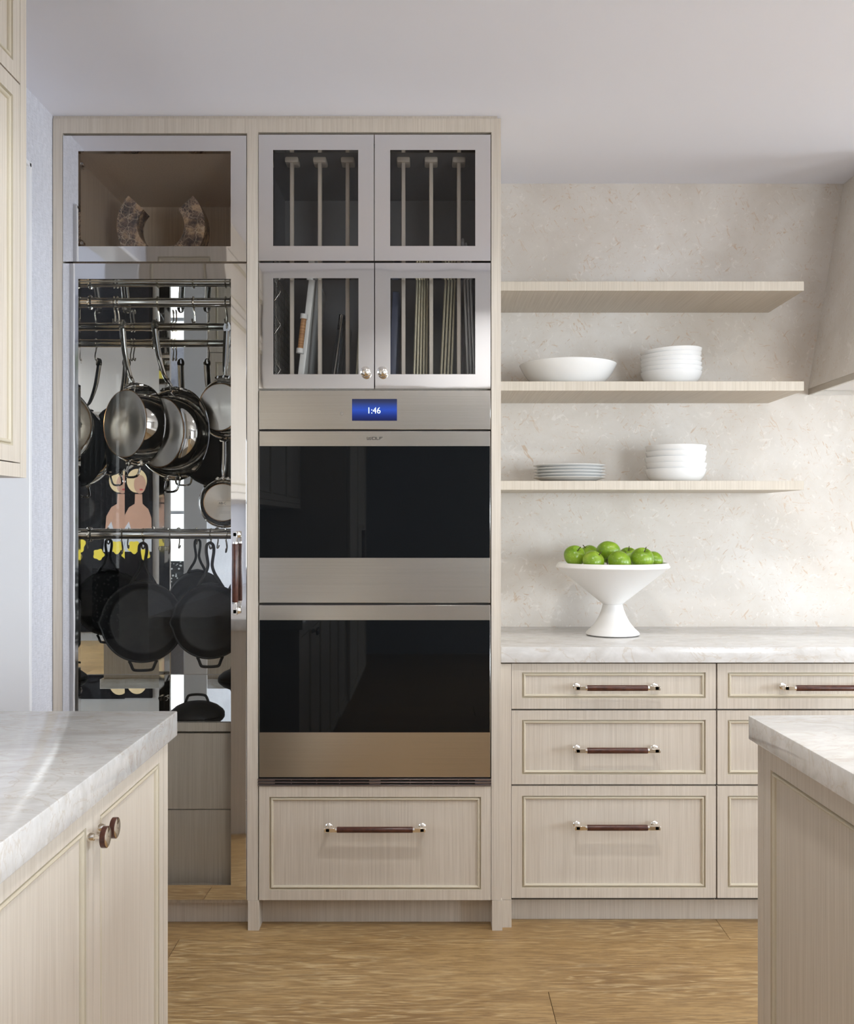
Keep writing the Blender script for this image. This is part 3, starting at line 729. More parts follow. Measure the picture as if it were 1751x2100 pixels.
for k, (px_, dr) in enumerate(((750, gd[2][0]), (784.5, gd[3][0]))):
    mb = MB(); mb.M = frame((X(px_, DC), DC, Z(764.5, DC)), (0, -1, 0))
    mb.lathe([(0, 0), (0.011, 0), (0.011, 0.002), (0.006, 0.004), (0.0055, 0.010), (0.010, 0.0135), (0.0150, 0.0185), (0.0172, 0.024), (0.0162, 0.030), (0.011, 0.0345), (0.005, 0.036), (0, 0.0362)], 32, 'z')
    build('knob', mb, 'nickel', dr)
# big drawer under the ovens
o = (X(531, DC), DC, Z(1846, DC)); w_ = X(1006.5, DC) - o[0]; h_ = Z(1612.5, DC) - o[2]
sc = DC / F
dw = panel_front(tall, frame(o, (0, -1, 0)), w_, h_, (21 * sc, 21 * sc, 20 * sc, 22 * sc), 'drawer', 'wide drawer below the ovens')
bar_handle(dw, frame((X(769.5, DC - 0.02), DC - 0.0074, Z(1693, DC)), (0, -1, 0)), 207 * 3.085 / F)
mb = MB(); mb.box(gl, gr, DC + 0.024, DC + 0.03, zk, GF - 0.03); build('back_panel', mb, 'gap', tall)

# =================================================================== DOUBLE OVEN
oven = thing('double_oven', 'stainless double wall oven with black glass doors and a blue clock display', 'oven', (X(768, DC), DC, Z(1612, DC)))
def px_box(mb, px0, px1, py0, py1, y0, y1, mat=0, bev=0.0, d=DC): mb.box(X(px0, d), X(px1, d), y0, y1, Z(py1, d), Z(py0, d), mat, bev)
mb = MB(); px_box(mb, 531, 1006, 800.5, 881, DC - 0.003, DC + 0.02, 0, 0.0015); cp = build('control_panel', mb, 'steel_brushed', oven)
mb = MB(); px_box(mb, 722, 814, 818.5, 863, DC - 0.0042, DC - 0.0025); ds = build('display', mb, 'screen', cp, label='dark blue lit clock screen')
def text_mesh(txt, size, sx=1.0):
    cu = bpy.data.curves.new('txt', 'FONT'); cu.body = txt; cu.size = size; cu.align_x = 'CENTER'; cu.align_y = 'CENTER'; cu.extrude = 0.0002
    t = bpy.data.objects.new('txt', cu); C.objects.link(t)
    dg = bpy.context.evaluated_depsgraph_get(); me = t.evaluated_get(dg).to_mesh()
    vs = [(v.co.x * sx, v.co.y, v.co.z) for v in me.vertices]; fs = [tuple(p.vertices) for p in me.polygons]
    t.to_mesh if False else None
    t.evaluated_get(dg).to_mesh_clear(); bpy.data.objects.remove(t); bpy.data.curves.remove(cu)
    return vs, fs
def text_part(txt, size, cx, cy, d, mat, parent, name, sx=1.0):
    vs, fs = text_mesh(txt, size, sx); mb = MB()
    xs = [v[0] for v in vs]; ys = [v[1] for v in vs]
    mx, my = (min(xs) + max(xs)) / 2, (min(ys) + max(ys)) / 2
    mb.M = frame((X(cx, DC), d, Z(cy, DC)), (0, -1, 0)) @ Matrix.Translation((-mx, -my, 0))
    mb.raw(vs, fs); return build(name, mb, mat, parent)
text_part('1:46', 0.0285, 768, 842, DC - 0.0046, 'digits', cp, 'clock_digits', 0.92)
# power symbol: a small ring with a stroke
mb = MB(); mb.M = frame((X(700.8, DC), DC - 0.0032, Z(848.5, DC)), (0, -1, 0))
mb.plate([(0.0058 * math.cos(t * PI / 16), 0.0058 * math.sin(t * PI / 16)) for t in range(32)], [(0.0048 * math.cos(t * PI / 16), 0.0048 * math.sin(t * PI / 16)) for t in range(32)], 0, 0.0002)
mb.box(-0.0006, 0.0006, -0.0028, 0.0028, 0, 0.0002)
build('power_symbol', mb, 'ink_soft', cp)
def oven_door(py0, py1, gy0, gy1, label):
    mb = MB(); px_box(mb, 531.5, 1005.5, py0, py1, DC - 0.003, DC + 0.02, 0, 0.0015); d = build('oven_door', mb, 'steel_brushed', oven, label=label)
    mb = MB(); px_box(mb, 532.5, 1004.5, gy0, gy1, DC - 0.0042, DC - 0.0028, 0, 0.0004); build('window_glass', mb, 'black_glass', d)
    return d
od = oven_door(884, 1236.5, 915, 1144, 'upper oven door with maker name')
od2 = oven_door(1240.5, 1594, 1271.5, 1501.5, 'lower oven door')
# maker's lettering, wide block capitals
mb = MB(); mb.M = frame((X(752.5, DC), DC - 0.0031, Z(902, DC)), (0, -1, 0)); u = 0.0093; st = 0.0019
def stroke(a0, b0, a1, b1): mb.box(a0, a1, b0, b1, 0, 0.0002)
L0 = 0.0
stroke(0, 0, st, u); stroke(0.0062, 0, 0.0062 + st, u * 0.72); stroke(0.0122, 0, 0.0122 + st, u); stroke(0, 0, 0.0141, st * 0.8); stroke(0.0045, u * 0.62, 0.0098, u * 0.78)
a = 0.0168; stroke(a, 0, a + st, u); stroke(a + 0.0095, 0, a + 0.0095 + st, u); stroke(a, 0, a + 0.0110, st * 0.8); stroke(a, u - st * 0.8, a + 0.0110, u)
a = 0.0304; stroke(a, 0, a + st, u); stroke(a, 0, a + 0.0080, st * 0.8)
a = 0.0405; stroke(a, 0, a + st, u); stroke(a, u - st * 0.8, a + 0.0100, u); stroke(a, u * 0.42, a + 0.0080, u * 0.58)
build('lettering', mb, 'ink', od)
# vent grille
mb = MB(); px_box(mb, 529.5, 1006.5, 1596, 1611, DC + 0.006, DC + 0.02); vg = build('vent_grille', mb, 'gap', oven)
for yy in (1596.6, 1602.6, 1608.6):
    mb = MB(); px_box(mb, 528.5, 1006.8, yy, yy + 1.9, DC - 0.006, DC + 0.008, 0, 0.0005); build('slat', mb, 'vent', vg)
for yy in (1599.0, 1605.0):
    mb = MB()
    for a, b in ((530, 563), (757, 780), (974, 1006)): px_box(mb, a, b, yy, yy + 3.2, DC + 0.0005, DC + 0.007)
    for xx in (597, 649, 696, 841, 888, 940): px_box(mb, xx - 0.8, xx + 0.8, yy, yy + 3.2, DC + 0.002, DC + 0.007)
    tag(build('slot_bridge', mb, 'vent', vg), kind='stuff')
mb = MB(); mb.box(gl + 0.002, gr - 0.014, DC + 0.0205, DC + 0.0235, Z(1611, DC), Z(802, DC)); build('housing', mb, 'gap', oven)

# =================================================================== FLOATING SHELVES
D_SH = 3.396
XS0, XS1 = x_r1 + 0.0005, X(1648.5, D_SH)
SH_TOP = []
for py0, py1, lb in ((577, 596.3, 'topmost empty oak floating shelf high on the stone wall'),
                     (782, 801.3, 'middle oak floating shelf holding the wide serving bowl'),
                     (986, 1004.8, 'lowest oak floating shelf holding the stacked plates')):
    z1, z0 = Z(py0, D_SH), Z(py1, D_SH); SH_TOP.append(z1)
    mb = MB(); mb.box(XS0, XS1, D_SH, DW - 0.0003, z0, z1, 0, 0.0008)
    tag(build('floating_shelf', mb, 'oak_across', origin=((XS0 + XS1) / 2, DW, z0)), lb, 'shelf')

# =================================================================== DRAWER CABINETS, WORKTOP
D_DR = 3.155
def drawer_bank(pxa, pxb, label, lid, fillers):
    xa, xb = X(pxa, D_DR), X(pxb, D_DR); sd = D_DR / F
    t = thing('drawer_cabinet', label, 'cabinet', ((xa + xb) / 2, 3.45, 0))
    mb = MB(); mb.box(xa, xb, D_DR + 0.022, DW - 0.001, zk - 0.02, Z(1362, D_DR)); build('carcass', mb, 'gap', t)
    mb = MB(); mb.box(xa - (0.003 if not fillers else -0.0), xb, 3.210, 3.228, 0.0, zk + 0.005); build('kick_board', mb, 'oak', t)
    if fillers:
        mb = MB(); mb.box(x_r1 + 0.0006, xa - 0.0012, D_DR - 0.012, D_DR + 0.02, Z(1842, D_DR), Z(1360.5, D_DR)); build('filler_strip', mb, 'oak', t)
        mb = MB(); mb.box(X(1030, DC) + 0.0006, xa - 0.0005, D_DR - 0.013, D_DR + 0.06, 0, Z(1842, D_DR) - 0.001); build('foot', mb, 'oak', t)
    for (p0, p1, m0, m1, hy) in ((1361, 1453.8, 1379, 1432, 1406.5), (1457.2, 1608.5, 1476.5, 1588.5, 1533), (1612, 1841.5, 1632, 1821, 1689)):
        oo = (xa + 0.001, D_DR, Z(p1, D_DR)); ww = xb - xa - 0.002; hh = Z(p0, D_DR) - oo[2]
        d = panel_front(t, frame(oo, (0, -1, 0)), ww, hh, (21 * sd, (p1 - m1) * sd, 21 * sd, (m0 - p0) * sd), 'drawer')
        bar_handle(d, frame(((xa + xb) / 2 + 2 * sd, D_DR - 0.0074, Z(hy, D_DR)), (0, -1, 0)), 175 * 3.12 / F)
    return t
drawer_bank(1048.5, 1468.5, 'three drawer oak cabinet beside the oven tower', 0, True)
drawer_bank(1470.5, 1890.5, 'three drawer oak cabinet partly hidden behind the right island', 1, False)
mb = MB(); mb.box(x_r1 + 0.001, 1.70, 3.132, DW - 0.0004, Z(1359.3, 3.132), Z(1327, 3.132), 0, 0.0025, 2)
COUNTER = Z(1327, 3.132)
tag(build('countertop', mb, 'quartzite', origin=(0.96, 3.45, COUNTER)), 'pale quartzite worktop under the shelves, carrying the fruit bowl', 'countertop')

# =================================================================== RANGE HOOD
hb, ht = 1.845, CEIL - 0.0005
x0, x1, xt0, xt1, yf, yt = 1.4775, 2.70, 1.616, 2.56, 3.13, 3.40
hood = thing('range_hood', 'flared stone clad hood at the right end of the back wall', 'range hood', (2.1, 3.75, 1.82))
mb = MB(); e = 0.0005
mb.raw([(x0, yf, hb), (x1, yf, hb), (x1, DW - e, hb), (x0, DW - e, hb), (xt0, yt, ht), (xt1, yt, ht), (xt1, DW - e, ht), (xt0, DW - e, ht)],
       [(3, 2, 1, 0), (4, 5, 6, 7), (0, 1, 5, 4), (1, 2, 6, 5), (2, 3, 7, 6), (3, 0, 4, 7)])
build('canopy', mb, 'stone', hood)
mb = MB(); mb.M = Matrix.Translation((x0, yf, 1.821))
mb2 = [(0, 0), (x1 - x0, 0), (x1 - x0, DW - e - yf), (0, DW - e - yf)]
mb.plate(mb2, [(0.012, 0.012), (x1 - x0 - 0.012, 0.012), (x1 - x0 - 0.012, DW - e - yf - 0.002), (0.012, DW - e - yf - 0.002)], 0.0, 0.0235)
build('lip', mb, 'steel_brushed', hood, label='thin metal edge of the hood')
mb = MB(); mb.box(x0 + 0.0125, x1 - 0.0125, yf + 0.0125, DW - 0.004, 1.838, 1.8445); build('underside', mb, 'white_paint', hood)
mb = MB(); mb.box(x0 + 0.30, x1 - 0.30, yf + 0.16, DW - 0.16, 1.832, 1.838, 0, 0.002); build('filter', mb, 'steel_brushed', hood)

# =================================================================== LEFT CABINET RUN (faces the aisle)
XBF = -0.5626; YE = 2.07; CT = 0.914; CB = 0.8605
mb = MB(); mb.box(XL + 0.0005, -0.5456, -0.30, 2.085, CB, CT, 0, 0.0025, 2)
tag(build('countertop', mb, 'quartzite', origin=(-0.88, 0.9, CT)), 'pale quartzite worktop in the left foreground, above the cabinet with round knobs', 'countertop')
base = thing('base_cabinet', 'oak base cabinet with two round knobs under the left foreground worktop', 'cabinet', (-0.89, 1.6, 0))
mb = MB(); mb.box(XL + 0.0005, XBF - 0.022, 1.185, YE - 0.02, 0.1, CB - 0.0005); build('carcass', mb, 'oak', base)
mb = MB(); mb.box(XL + 0.0005, XBF - 0.07, 1.185, YE - 0.06, 0.0, 0.1); build('kick_board', mb, 'oak', base)
mb = MB(); mb.box(XBF - 0.022, XBF, 2.0375, YE, 0.0, CB - 0.0005); build('stile', mb, 'oak', base)
mb = MB(); mb.box(XL + 0.0005, XBF - 0.022, YE - 0.0195, YE, 0.0, CB - 0.0005); build('end_panel', mb, 'oak', base)
for ya, yb in ((1.6108, 2.0360), (1.1850, 1.6092)):
    dr = panel_front(base, frame((XBF, ya, 0.105), (1, 0, 0)), yb - ya, CB - 0.003 - 0.105, (0.0345, 0.036, 0.031, CB - 0.003 - 0.8215), 'door')
    yk = ya + 0.0245 if ya > 1.5 else yb - 0.0215
    mb = MB(); mb.M = frame((XBF, yk, 0.803), (1, 0, 0))
    mb.lathe([(0, 0), (0.0085, 0), (0.0085, 0.002), (0.006, 0.010), (0.0035, 0.0115), (0.0035, 0.020), (0.008, 0.0225), (0.0162, 0.0232, 1), (0.0175, 0.0240, 1), (0.0175, 0.0318, 1), (0.0164, 0.0325), (0, 0.0328)], 36, 'z')
    build('knob', mb, ['nickel', 'leather'], dr, label='round nickel knob with a leather edge')
mb = MB()
rest = thing('base_cabinet', 'plain continuation of the left base cabinets nearest the viewer, outside the frame', 'cabinet', (-0.89, 0.4, 0))
mb.box(XL + 0.0005, XBF - 0.022, -0.30, 1.183, 0.1, CB - 0.0005); build('carcass', mb, 'oak', rest)
mb = MB(); mb.box(XL + 0.0005, XBF - 0.07, -0.30, 1.183, 0.0, 0.1); build('kick_board', mb, 'oak', rest)
for k in range(3):
    ya = -0.30 + k * 0.494
    panel_front(rest, frame((XBF, ya + 0.001, 0.105), (1, 0, 0)), 0.492, CB - 0.003 - 0.105, (0.036, 0.036, 0.036, 0.036), 'door')
# upper cabinet
XUF = -0.873; ZU0, ZU1 = 1.419, 2.52
upper = thing('upper_cabinet', 'oak wall cabinet at the upper left edge, above the left foreground worktop', 'cabinet', (-1.05, 1.5, ZU0))
mb = MB(); mb.box(XL + 0.0005, XUF - 0.022, -0.30, 2.0635, ZU0, ZU1); build('carcass', mb, 'oak', upper)
mb = MB(); mb.box(XUF - 0.022, XUF, 2.0535, 2.084, ZU0, ZU1); build('stile', mb, 'oak', upper)
mb = MB(); mb.box(XUF - 0.022, XUF, -0.30, 2.0525, ZU0, 1.448); build('bottom_rail', mb, 'oak', upper)
mb = MB(); mb.box(XL + 0.0005, XUF, -0.30, 2.084, ZU1, CEIL - 0.0005); build('cornice', mb, 'oak', upper)
for k in range(4):
    yb = 2.0515 - k * 0.587
    for z0, z1, insb, inst in ((1.4505, 2.2555, 0.0335, 0.0365), (2.2595, ZU1 - 0.003, 0.0325, 0.036)):
        panel_front(upper, frame((XUF, yb - 0.585, z0), (1, 0, 0)), 0.585, z1 - z0, (0.034, insb, 0.034, inst), 'door')
# its end, seen in the mirrors
for z0, z1 in ((ZU0, 2.2555), (2.2595, ZU1)):
    panel_front(upper, frame((XUF - 0.0225, 2.084, z0), (0, 1, 0)), XUF - 0.0225 - XL - 0.0005, z1 - z0, (0.05, 0.05, 0.05, 0.05), 'end_panel')
# tall refrigerator cabinet behind the viewer
fr = thing('tall_cabinet', 'tall oak cabinet with upright handles behind the viewer, reflected in the oven glass', 'cabinet', (-0.85, -1.15, 0))
mb = MB(); mb.box(XL + 0.0005, -0.56, -1.95, -0.304, 0.1, ZU1); mb.box(XL + 0.0005, -0.60, -1.95, -0.304, 0.0, 0.1); build('carcass', mb, 'oak', fr)
for ya in (-1.945, -1.126):
    d = panel_front(fr, frame((-0.538, ya, 0.11), (1, 0, 0)), 0.815, 2.39, (0.05, 0.05, 0.05, 0.05), 'door')
    bar_handle(d, frame((-0.538, -1.126 + (0.06 if ya > -1.5 else -0.06), 1.1), (1, 0, 0)), 0.42, True)

# =================================================================== RIGHT ISLAND
phi = math.atan(0.0274)
isl_o = (0.6756, 2.037, 0)
it = local_thing('countertop', 'pale quartzite slab of the island at the lower right corner', 'countertop', (isl_o[0], isl_o[1], 0), (0, 0, phi))
mb = MB(); mb.box(0, 0.95, -2.3, 0, 0.8635, 0.914, 0, 0.0025, 2); build('slab', mb, 'quartzite', it)
ic = local_thing('island_cabinet', 'oak island cabinet with a framed side panel at the lower right edge', 'cabinet', (isl_o[0], isl_o[1], 0), (0, 0, phi))
xf = 0.016
mb = MB(); mb.box(xf + 0.022, 0.93, -2.28, -0.012 - 0.02, 0.0, 0.863); build('carcass', mb, 'oak', ic)
mb = MB(); mb.box(xf, 0.93, -0.0318, -0.012, 0.0, 0.863); build('end_panel', mb, 'oak', ic)
mb = MB(); mb.box(xf, xf + 0.022, -0.0455, -0.0322, 0.0, 0.863); build('stile', mb, 'oak', ic)
for k in range(3):
    ya = -0.0467 - k * 0.745
    panel_front(ic, frame((xf, ya, 0.02), (-1, 0, 0)), 0.742, 0.841, (0.0355, 0.05, 0.0355, 0.0415), 'side_panel')

# =================================================================== POTS, PANS AND HOOKS
def smooth_path(pts, sub=6):
    P = [Vector(p) for p in pts]; out = []
    for i in range(len(P) - 1):
        p0, p1, p2, p3 = P[max(i - 1, 0)], P[i], P[i + 1], P[min(i + 2, len(P) - 1)]
        for k in range(sub):
            t = k / sub
            out.append(0.5 * ((2 * p1) + (-p0 + p2) * t + (2 * p0 - 5 * p1 + 4 * p2 - p3) * t * t + (-p0 + 3 * p1 - 3 * p2 + p3) * t ** 3))
    out.append(P[-1]); return out
RR = 0.0158
def hook(px_, zr, label, drop=0.052, yaw=0.0, mirror_=1, group='S hooks on the pan rails'):
    """origin on the rail axis: loop over the rail, curl in front below"""
    r = RR + 0.0032
    pts = [(0, r * math.sin(a), r * math.cos(a)) for a in [math.radians(t) for t in range(150, -181, -15)]]
    pts = [(p[0], p[1], p[2]) for p in pts]
    tail = smooth_path([(0, 0, -r), (0.002 * mirror_, -0.004, -r - 0.010), (0.004 * mirror_, 0.001, -r - drop * 0.55), (0.003 * mirror_, 0.004, -r - drop + 0.006), (0.0, -0.002, -r - drop), (-0.001, -0.011, -r - drop + 0.003), (-0.001, -0.016, -r - drop + 0.012)], 5)
    o = local_thing('pot_hook', label, 'hook', (X(px_, D_RAIL), D_RAIL, zr), (0, 0, yaw), group)
    mb = MB(); mb.tube(pts, 0.0028, 8, flat=(0.75, 1.0)); mb.tube(tail, 0.0028, 8); build('hook_wire', mb, 'bronze', o, local=True)
    return o
H = 0.069
hook(234, Z_R1, 'empty bronze hook left of the first pan handle on the upper rail', yaw=0.15)
hook(241.5, Z_R1, 'bronze hook on the upper rail holding the tilted saute pan', yaw=0.1)
hook(324, Z_R1, 'bronze hook on the upper rail holding the large rounded pan')
hook(397, Z_R1, 'empty bronze hook between the two right pans on the upper rail')
hook(463.5, Z_R1, 'bronze hook at the right end of the upper rail holding a frying pan')
hook(249, Z_R2, 'empty hook left of the big skillet on the lower rail', 0.048, 0.3)
hook(294, Z_R2, 'hook on the lower rail holding the big cast iron skillet', 0.030)
hook(346, Z_R2, 'empty hook between the two skillets on the lower rail', 0.048, 0.4)
hook(432.5, Z_R2, 'hook on the lower rail holding the right cast iron skillet', 0.030)
hook(463, Z_R2, 'empty hook at the right end of the lower rail', 0.042, 0.35)

def steel_pan(label, R, h, rb, handle, eye, theta, roll=0.0, helper=True, curve=0.5, yoff=0.0):
    """hung by the eye of its handle; bottom looks along local -Y"""
    t = local_thing('frying_pan', label, 'pan', eye, (0, roll, theta))
    cz = -(handle + R)                              # centre of the pan below the eye
    y_r = 0.018 + yoff                              # rim plane, bottom at y_r - h
    yb = y_r - h
    n = 8; prof = []
    prof += [(rb - 0.001, yb)]
    for i in range(n + 1):
        s = i / n
        prof.append((rb + (R - rb) * (math.sin(s * PI / 2) * curve + s * (1 - curve)), yb + h * ((1 - math.cos(s * PI / 2)) * curve + s * (1 - curve))))
    prof += [(R + 0.003, y_r + 0.001), (R + 0.0032, y_r + 0.0025), (R + 0.001, y_r + 0.003, 1)]
    for i in range(n, -1, -1):
        s = i / n
        prof.append((rb + (R - rb) * (math.sin(s * PI / 2) * curve + s * (1 - curve)) - 0.0025, yb + 0.003 + (h - 0.001) * ((1 - math.cos(s * PI / 2)) * curve + s * (1 - curve)), 1))
    prof.append((0, yb + 0.003, 1))
    mb = MB(); mb.lathe(prof, 64, 'y', 0, (0, 0, cz)); build('body', mb, ['pan_steel', 'pan_inside'], t, local=True, smooth=50)
    mb = MB(); mb.lathe([(0, yb - 0.003), (rb * 0.965, yb - 0.003), (rb * 0.985, yb - 0.0015), (rb * 0.985, yb + 0.001), (0, yb + 0.001)], 64, 'y', 0, (0, 0, cz)); build('base', mb, 'pan_base', t, local=True)
    mb = MB(); mb.tube([(rb * 1.0 * math.cos(a * PI / 32), yb - 0.0006, cz + rb * 1.0 * math.sin(a * PI / 32)) for a in range(64)], 0.0013, 6, closed=True); build('copper_band', mb, 'copper', t, local=True)
    # long handle with an eye: a curved bar, slimmer at the pan
    zt = 0.010; zb = cz + R
    y_h = y_r - 0.012
    hp = smooth_path([(0, y_h - 0.002, zb - 0.012), (0, y_h * 0.92 - 0.007, zb + 0.010), (0, y_h * 0.62 - 0.006, zb + 0.035), (0, (y_h - 0.008) * 0.22, zb + handle * 0.50), (0, 0.0, -0.022)], 5)
    N = len(hp); rs = [0.0072 + 0.0066 * min(1, max(0, (i / (N - 1) - 0.22) / 0.55)) for i in range(N)]
    mb = MB(); mb.tube(hp, 0.01, 14, flat=(1.0, 0.5), rs=rs)
    mb.M = Matrix(((1, 0, 0, 0), (0, 0, 1, 0), (0, 1, 0, 0), (0, 0, 0, 1)))
    K = 28; ow = 0.0142
    outer = [(ow * math.cos(2 * PI * i / K), -0.012 + (0.022 if math.sin(2 * PI * i / K) > 0 else 0.014) * math.sin(2 * PI * i / K)) for i in range(K)]
    inner = [(0.0048 * math.cos(2 * PI * i / K), -0.004 + 0.0100 * math.sin(2 * PI * i / K)) for i in range(K)]
    mb.plate(outer, inner, -0.0048, 0.0048)
    mb.M = Matrix.Identity(4)
    build('long_handle', mb, 'pan_steel', t, local=True)
    # riveted mounting plate
    mb = MB(); pl = [(R * 1.005 * math.cos(math.radians(a)), y_r - 0.022, cz + R * 1.005 * math.sin(math.radians(a))) for a in range(72, 109, 4)]
    mb.tube(pl, 0.0085, 8, flat=(0.5, 1.0))
    for a in (78, 90, 102): mb.lathe([(0, -0.004), (0.005, -0.003), (0.0055, 0.001), (0, 0.001)], 10, 'y', 0, (R * 1.0 * math.cos(math.radians(a)), y_r - 0.030, cz + R * 1.0 * math.sin(math.radians(a))))
    build('handle_mount', mb, 'pan_steel', t, local=True)
    if helper:
        w_ = 0.034
        hh = [(-w_ * 0.95, y_r - 0.014, cz - R + 0.004), (-w_, y_r - 0.018, cz - R - 0.012), (-w_ * 0.92, y_r - 0.024, cz - R - 0.034), (-w_ * 0.55, y_r - 0.027, cz - R - 0.042), (0, y_r - 0.027, cz - R - 0.043), (w_ * 0.55, y_r - 0.027, cz - R - 0.042), (w_ * 0.92, y_r - 0.024, cz - R - 0.034), (w_, y_r - 0.018, cz - R - 0.012), (w_ * 0.95, y_r - 0.014, cz - R + 0.004)]
        mb = MB(); mb.tube(smooth_path(hh, 4), 0.0042, 8)
        for s in (-1, 1): mb.box(s * w_ * 0.95 - 0.010, s * w_ * 0.95 + 0.010, y_r - 0.022, y_r - 0.012, cz - R - 0.004, cz - R + 0.016, 0, 0.002)
        build('helper_handle', mb, 'pan_steel', t, local=True)
    return t
def eye_at(px_, zr, drop=0.052, dy=-0.009): return (X(px_, D_RAIL) , D_RAIL + dy, zr - RR - 0.0028 - drop - 0.0)
e1 = eye_at(253, Z_R1)
steel_pan('tilted steel saute pan left of the rounded pan, brushed disc base turned left', 0.140, 0.055, 0.116, 0.205, e1, math.radians(-35), 0.01, True, 0.25, 0.050)
e2 = eye_at(319, Z_R1)
steel_pan('largest rounded steel pan in the middle of the upper rail', 0.160, 0.075, 0.120, 0.215, e2, math.radians(-33), 0.0, True, 0.75, 0.078)
e3 = eye_at(463, Z_R1, dy=0.030)
steel_pan('steel frying pan at the right of the upper rail, cut by the door frame', 0.108, 0.044, 0.082, 0.180, e3, -0.32, 0.055, False, 0.5, 0.0)
# small pan hangs lower, behind the right frying pan, on a long hook
zl = Z(893, 3.394)
lh = local_thing('pot_hook', 'long hook behind the right frying pan, holding the small pan', 'hook', (X(474, D_RAIL), D_RAIL, Z_R1))
r_ = RR + 0.0032
mb = MB(); mb.tube([(0, r_ * math.sin(a), r_ * math.cos(a)) for a in [math.radians(t) for t in range(-150, 91, 15)]] + [(0, r_, -0.03), (0, 0.104, -0.06), (0, 0.104, zl - Z_R1 + 0.02), (0, 0.100, zl - Z_R1 - 0.004), (0, 0.088, zl - Z_R1 - 0.006), (0, 0.082, zl - Z_R1 + 0.006)], 0.0026, 8)
build('hook_wire', mb, 'bronze', lh, local=True)
small = steel_pan('small steel pan hanging lowest, just above the right end of the lower rail', 0.087, 0.038, 0.066, 0.150, (X(458, 3.394), D_RAIL + 0.091, zl), math.radians(4), 0.0, False, 0.5, 0.0)

# engraving on the small pan's base
yb_ = 0.018 - 0.038 - 0.0032
def engrave(parent, cx_, cz_, y_):
    vs, fs = text_mesh('AB-C', 0.0115, 1.0)
    m_ = MB(); m_.M = frame((cx_, y_, cz_), (0, -1, 0)); m_.raw(vs, fs)
    m_.box(-0.017, 0.040, 0.0085, 0.0091, 0, 0.0002); m_.box(-0.017, 0.040, -0.0100, -0.0094, 0, 0.0002); m_.box(-0.012, 0.032, -0.034, -0.0335, 0, 0.0002); m_.box(-0.009, 0.028, -0.029, -0.0286, 0, 0.0002)
    return build('engraving', m_, 'ink_soft', parent, local=True)
engrave(small, 0.0, -(0.150 + 0.086) - 0.004, yb_)

def skillet(label, R, eye, theta, hl, seed=0):
    t = local_thing('cast_iron_skillet', label, 'skillet', eye, (0, 0, theta))
    cz = -(hl + R); d = 0.044
    def warp(r, h, a):
        if r < R * 0.9: return r
        for s in (0.0, PI):
            dd = abs((a - s + PI) % (2 * PI) - PI)
            if dd < 0.20 and h < 0.012: r += 0.008 * math.cos(dd / 0.20 * PI / 2) ** 2 * (1 if r >= R * 0.955 else 0.6)
        return r
    y0 = -0.016                                       # rim toward the viewer, base behind
    prof = [(0, y0 + d), (R * 0.82, y0 + d), (R * 0.86, y0 + d - 0.004), (R * 0.975, y0 + 0.006), (R * 0.985, y0 + 0.003), (R, y0 + 0.002), (R + 0.0015, y0), (R * 0.995, y0 - 0.0015), (R * 0.965, y0), (R * 0.955, y0 + 0.004),
            (R * 0.835, y0 + d - 0.010), (R * 0.81, y0 + d - 0.0065), (R * 0.77, y0 + d - 0.0055), (0, y0 + d - 0.005)]
    mb = MB(); mb.lathe(prof, 72, 'y', 0, (0, 0, cz), warp); build('pan_body', mb, 'iron', t, local=True)
    yh = y0 + 0.007; zb = cz + R
    k = hl
    strand = smooth_path([(0.042, yh + 0.004, zb - 0.010), (0.030, yh + 0.002, zb + k * 0.10), (0.015, yh, zb + k * 0.30), (0.0070, yh, zb + k * 0.50), (0.0090, yh, zb + k * 0.68), (0.0125, yh, zb + k * 0.88), (0.0105, yh, zb + k * 1.05), (0.0, yh, zb + k * 1.115)], 5)
    full = strand + [Vector((-p.x, p.y, p.z)) for p in reversed(strand[:-1])]
    mb = MB(); mb.tube(full, 0.0058, 10, flat=(0.95, 1.15))
    mb.tube([(-0.040, yh + 0.003, zb - 0.006), (0, yh + 0.002, zb + 0.001), (0.040, yh + 0.003, zb - 0.006)], 0.007, 8)
    build('handle', mb, 'iron', t, local=True)
    w_ = 0.037 * R / 0.138; b0 = cz - R
    hp = [(-w_ * 1.25, yh, b0 + 0.006), (-w_ * 1.08, yh, b0 - 0.006), (-w_ * 0.92, yh, b0 - 0.021), (-w_ * 0.72, yh, b0 - 0.0265), (0, yh, b0 - 0.028), (w_ * 0.72, yh, b0 - 0.0265), (w_ * 0.92, yh, b0 - 0.021), (w_ * 1.08, yh, b0 - 0.006), (w_ * 1.25, yh, b0 + 0.006)]
    mb = MB(); mb.tube(smooth_path(hp, 4), 0.0050, 8, flat=(1.0, 1.1)); build('helper_handle', mb, 'iron', t, local=True)
    return t
skillet('big black cast iron skillet hanging left on the lower rail', 0.1375, eye_at(294, Z_R2, 0.024, dy=-0.002), 0.20, 0.120)
skillet('smaller black cast iron skillet hanging right on the lower rail, cut by the door frame', 0.1265, eye_at(432.5, Z_R2, 0.024, dy=-0.012), 0.20, 0.128)
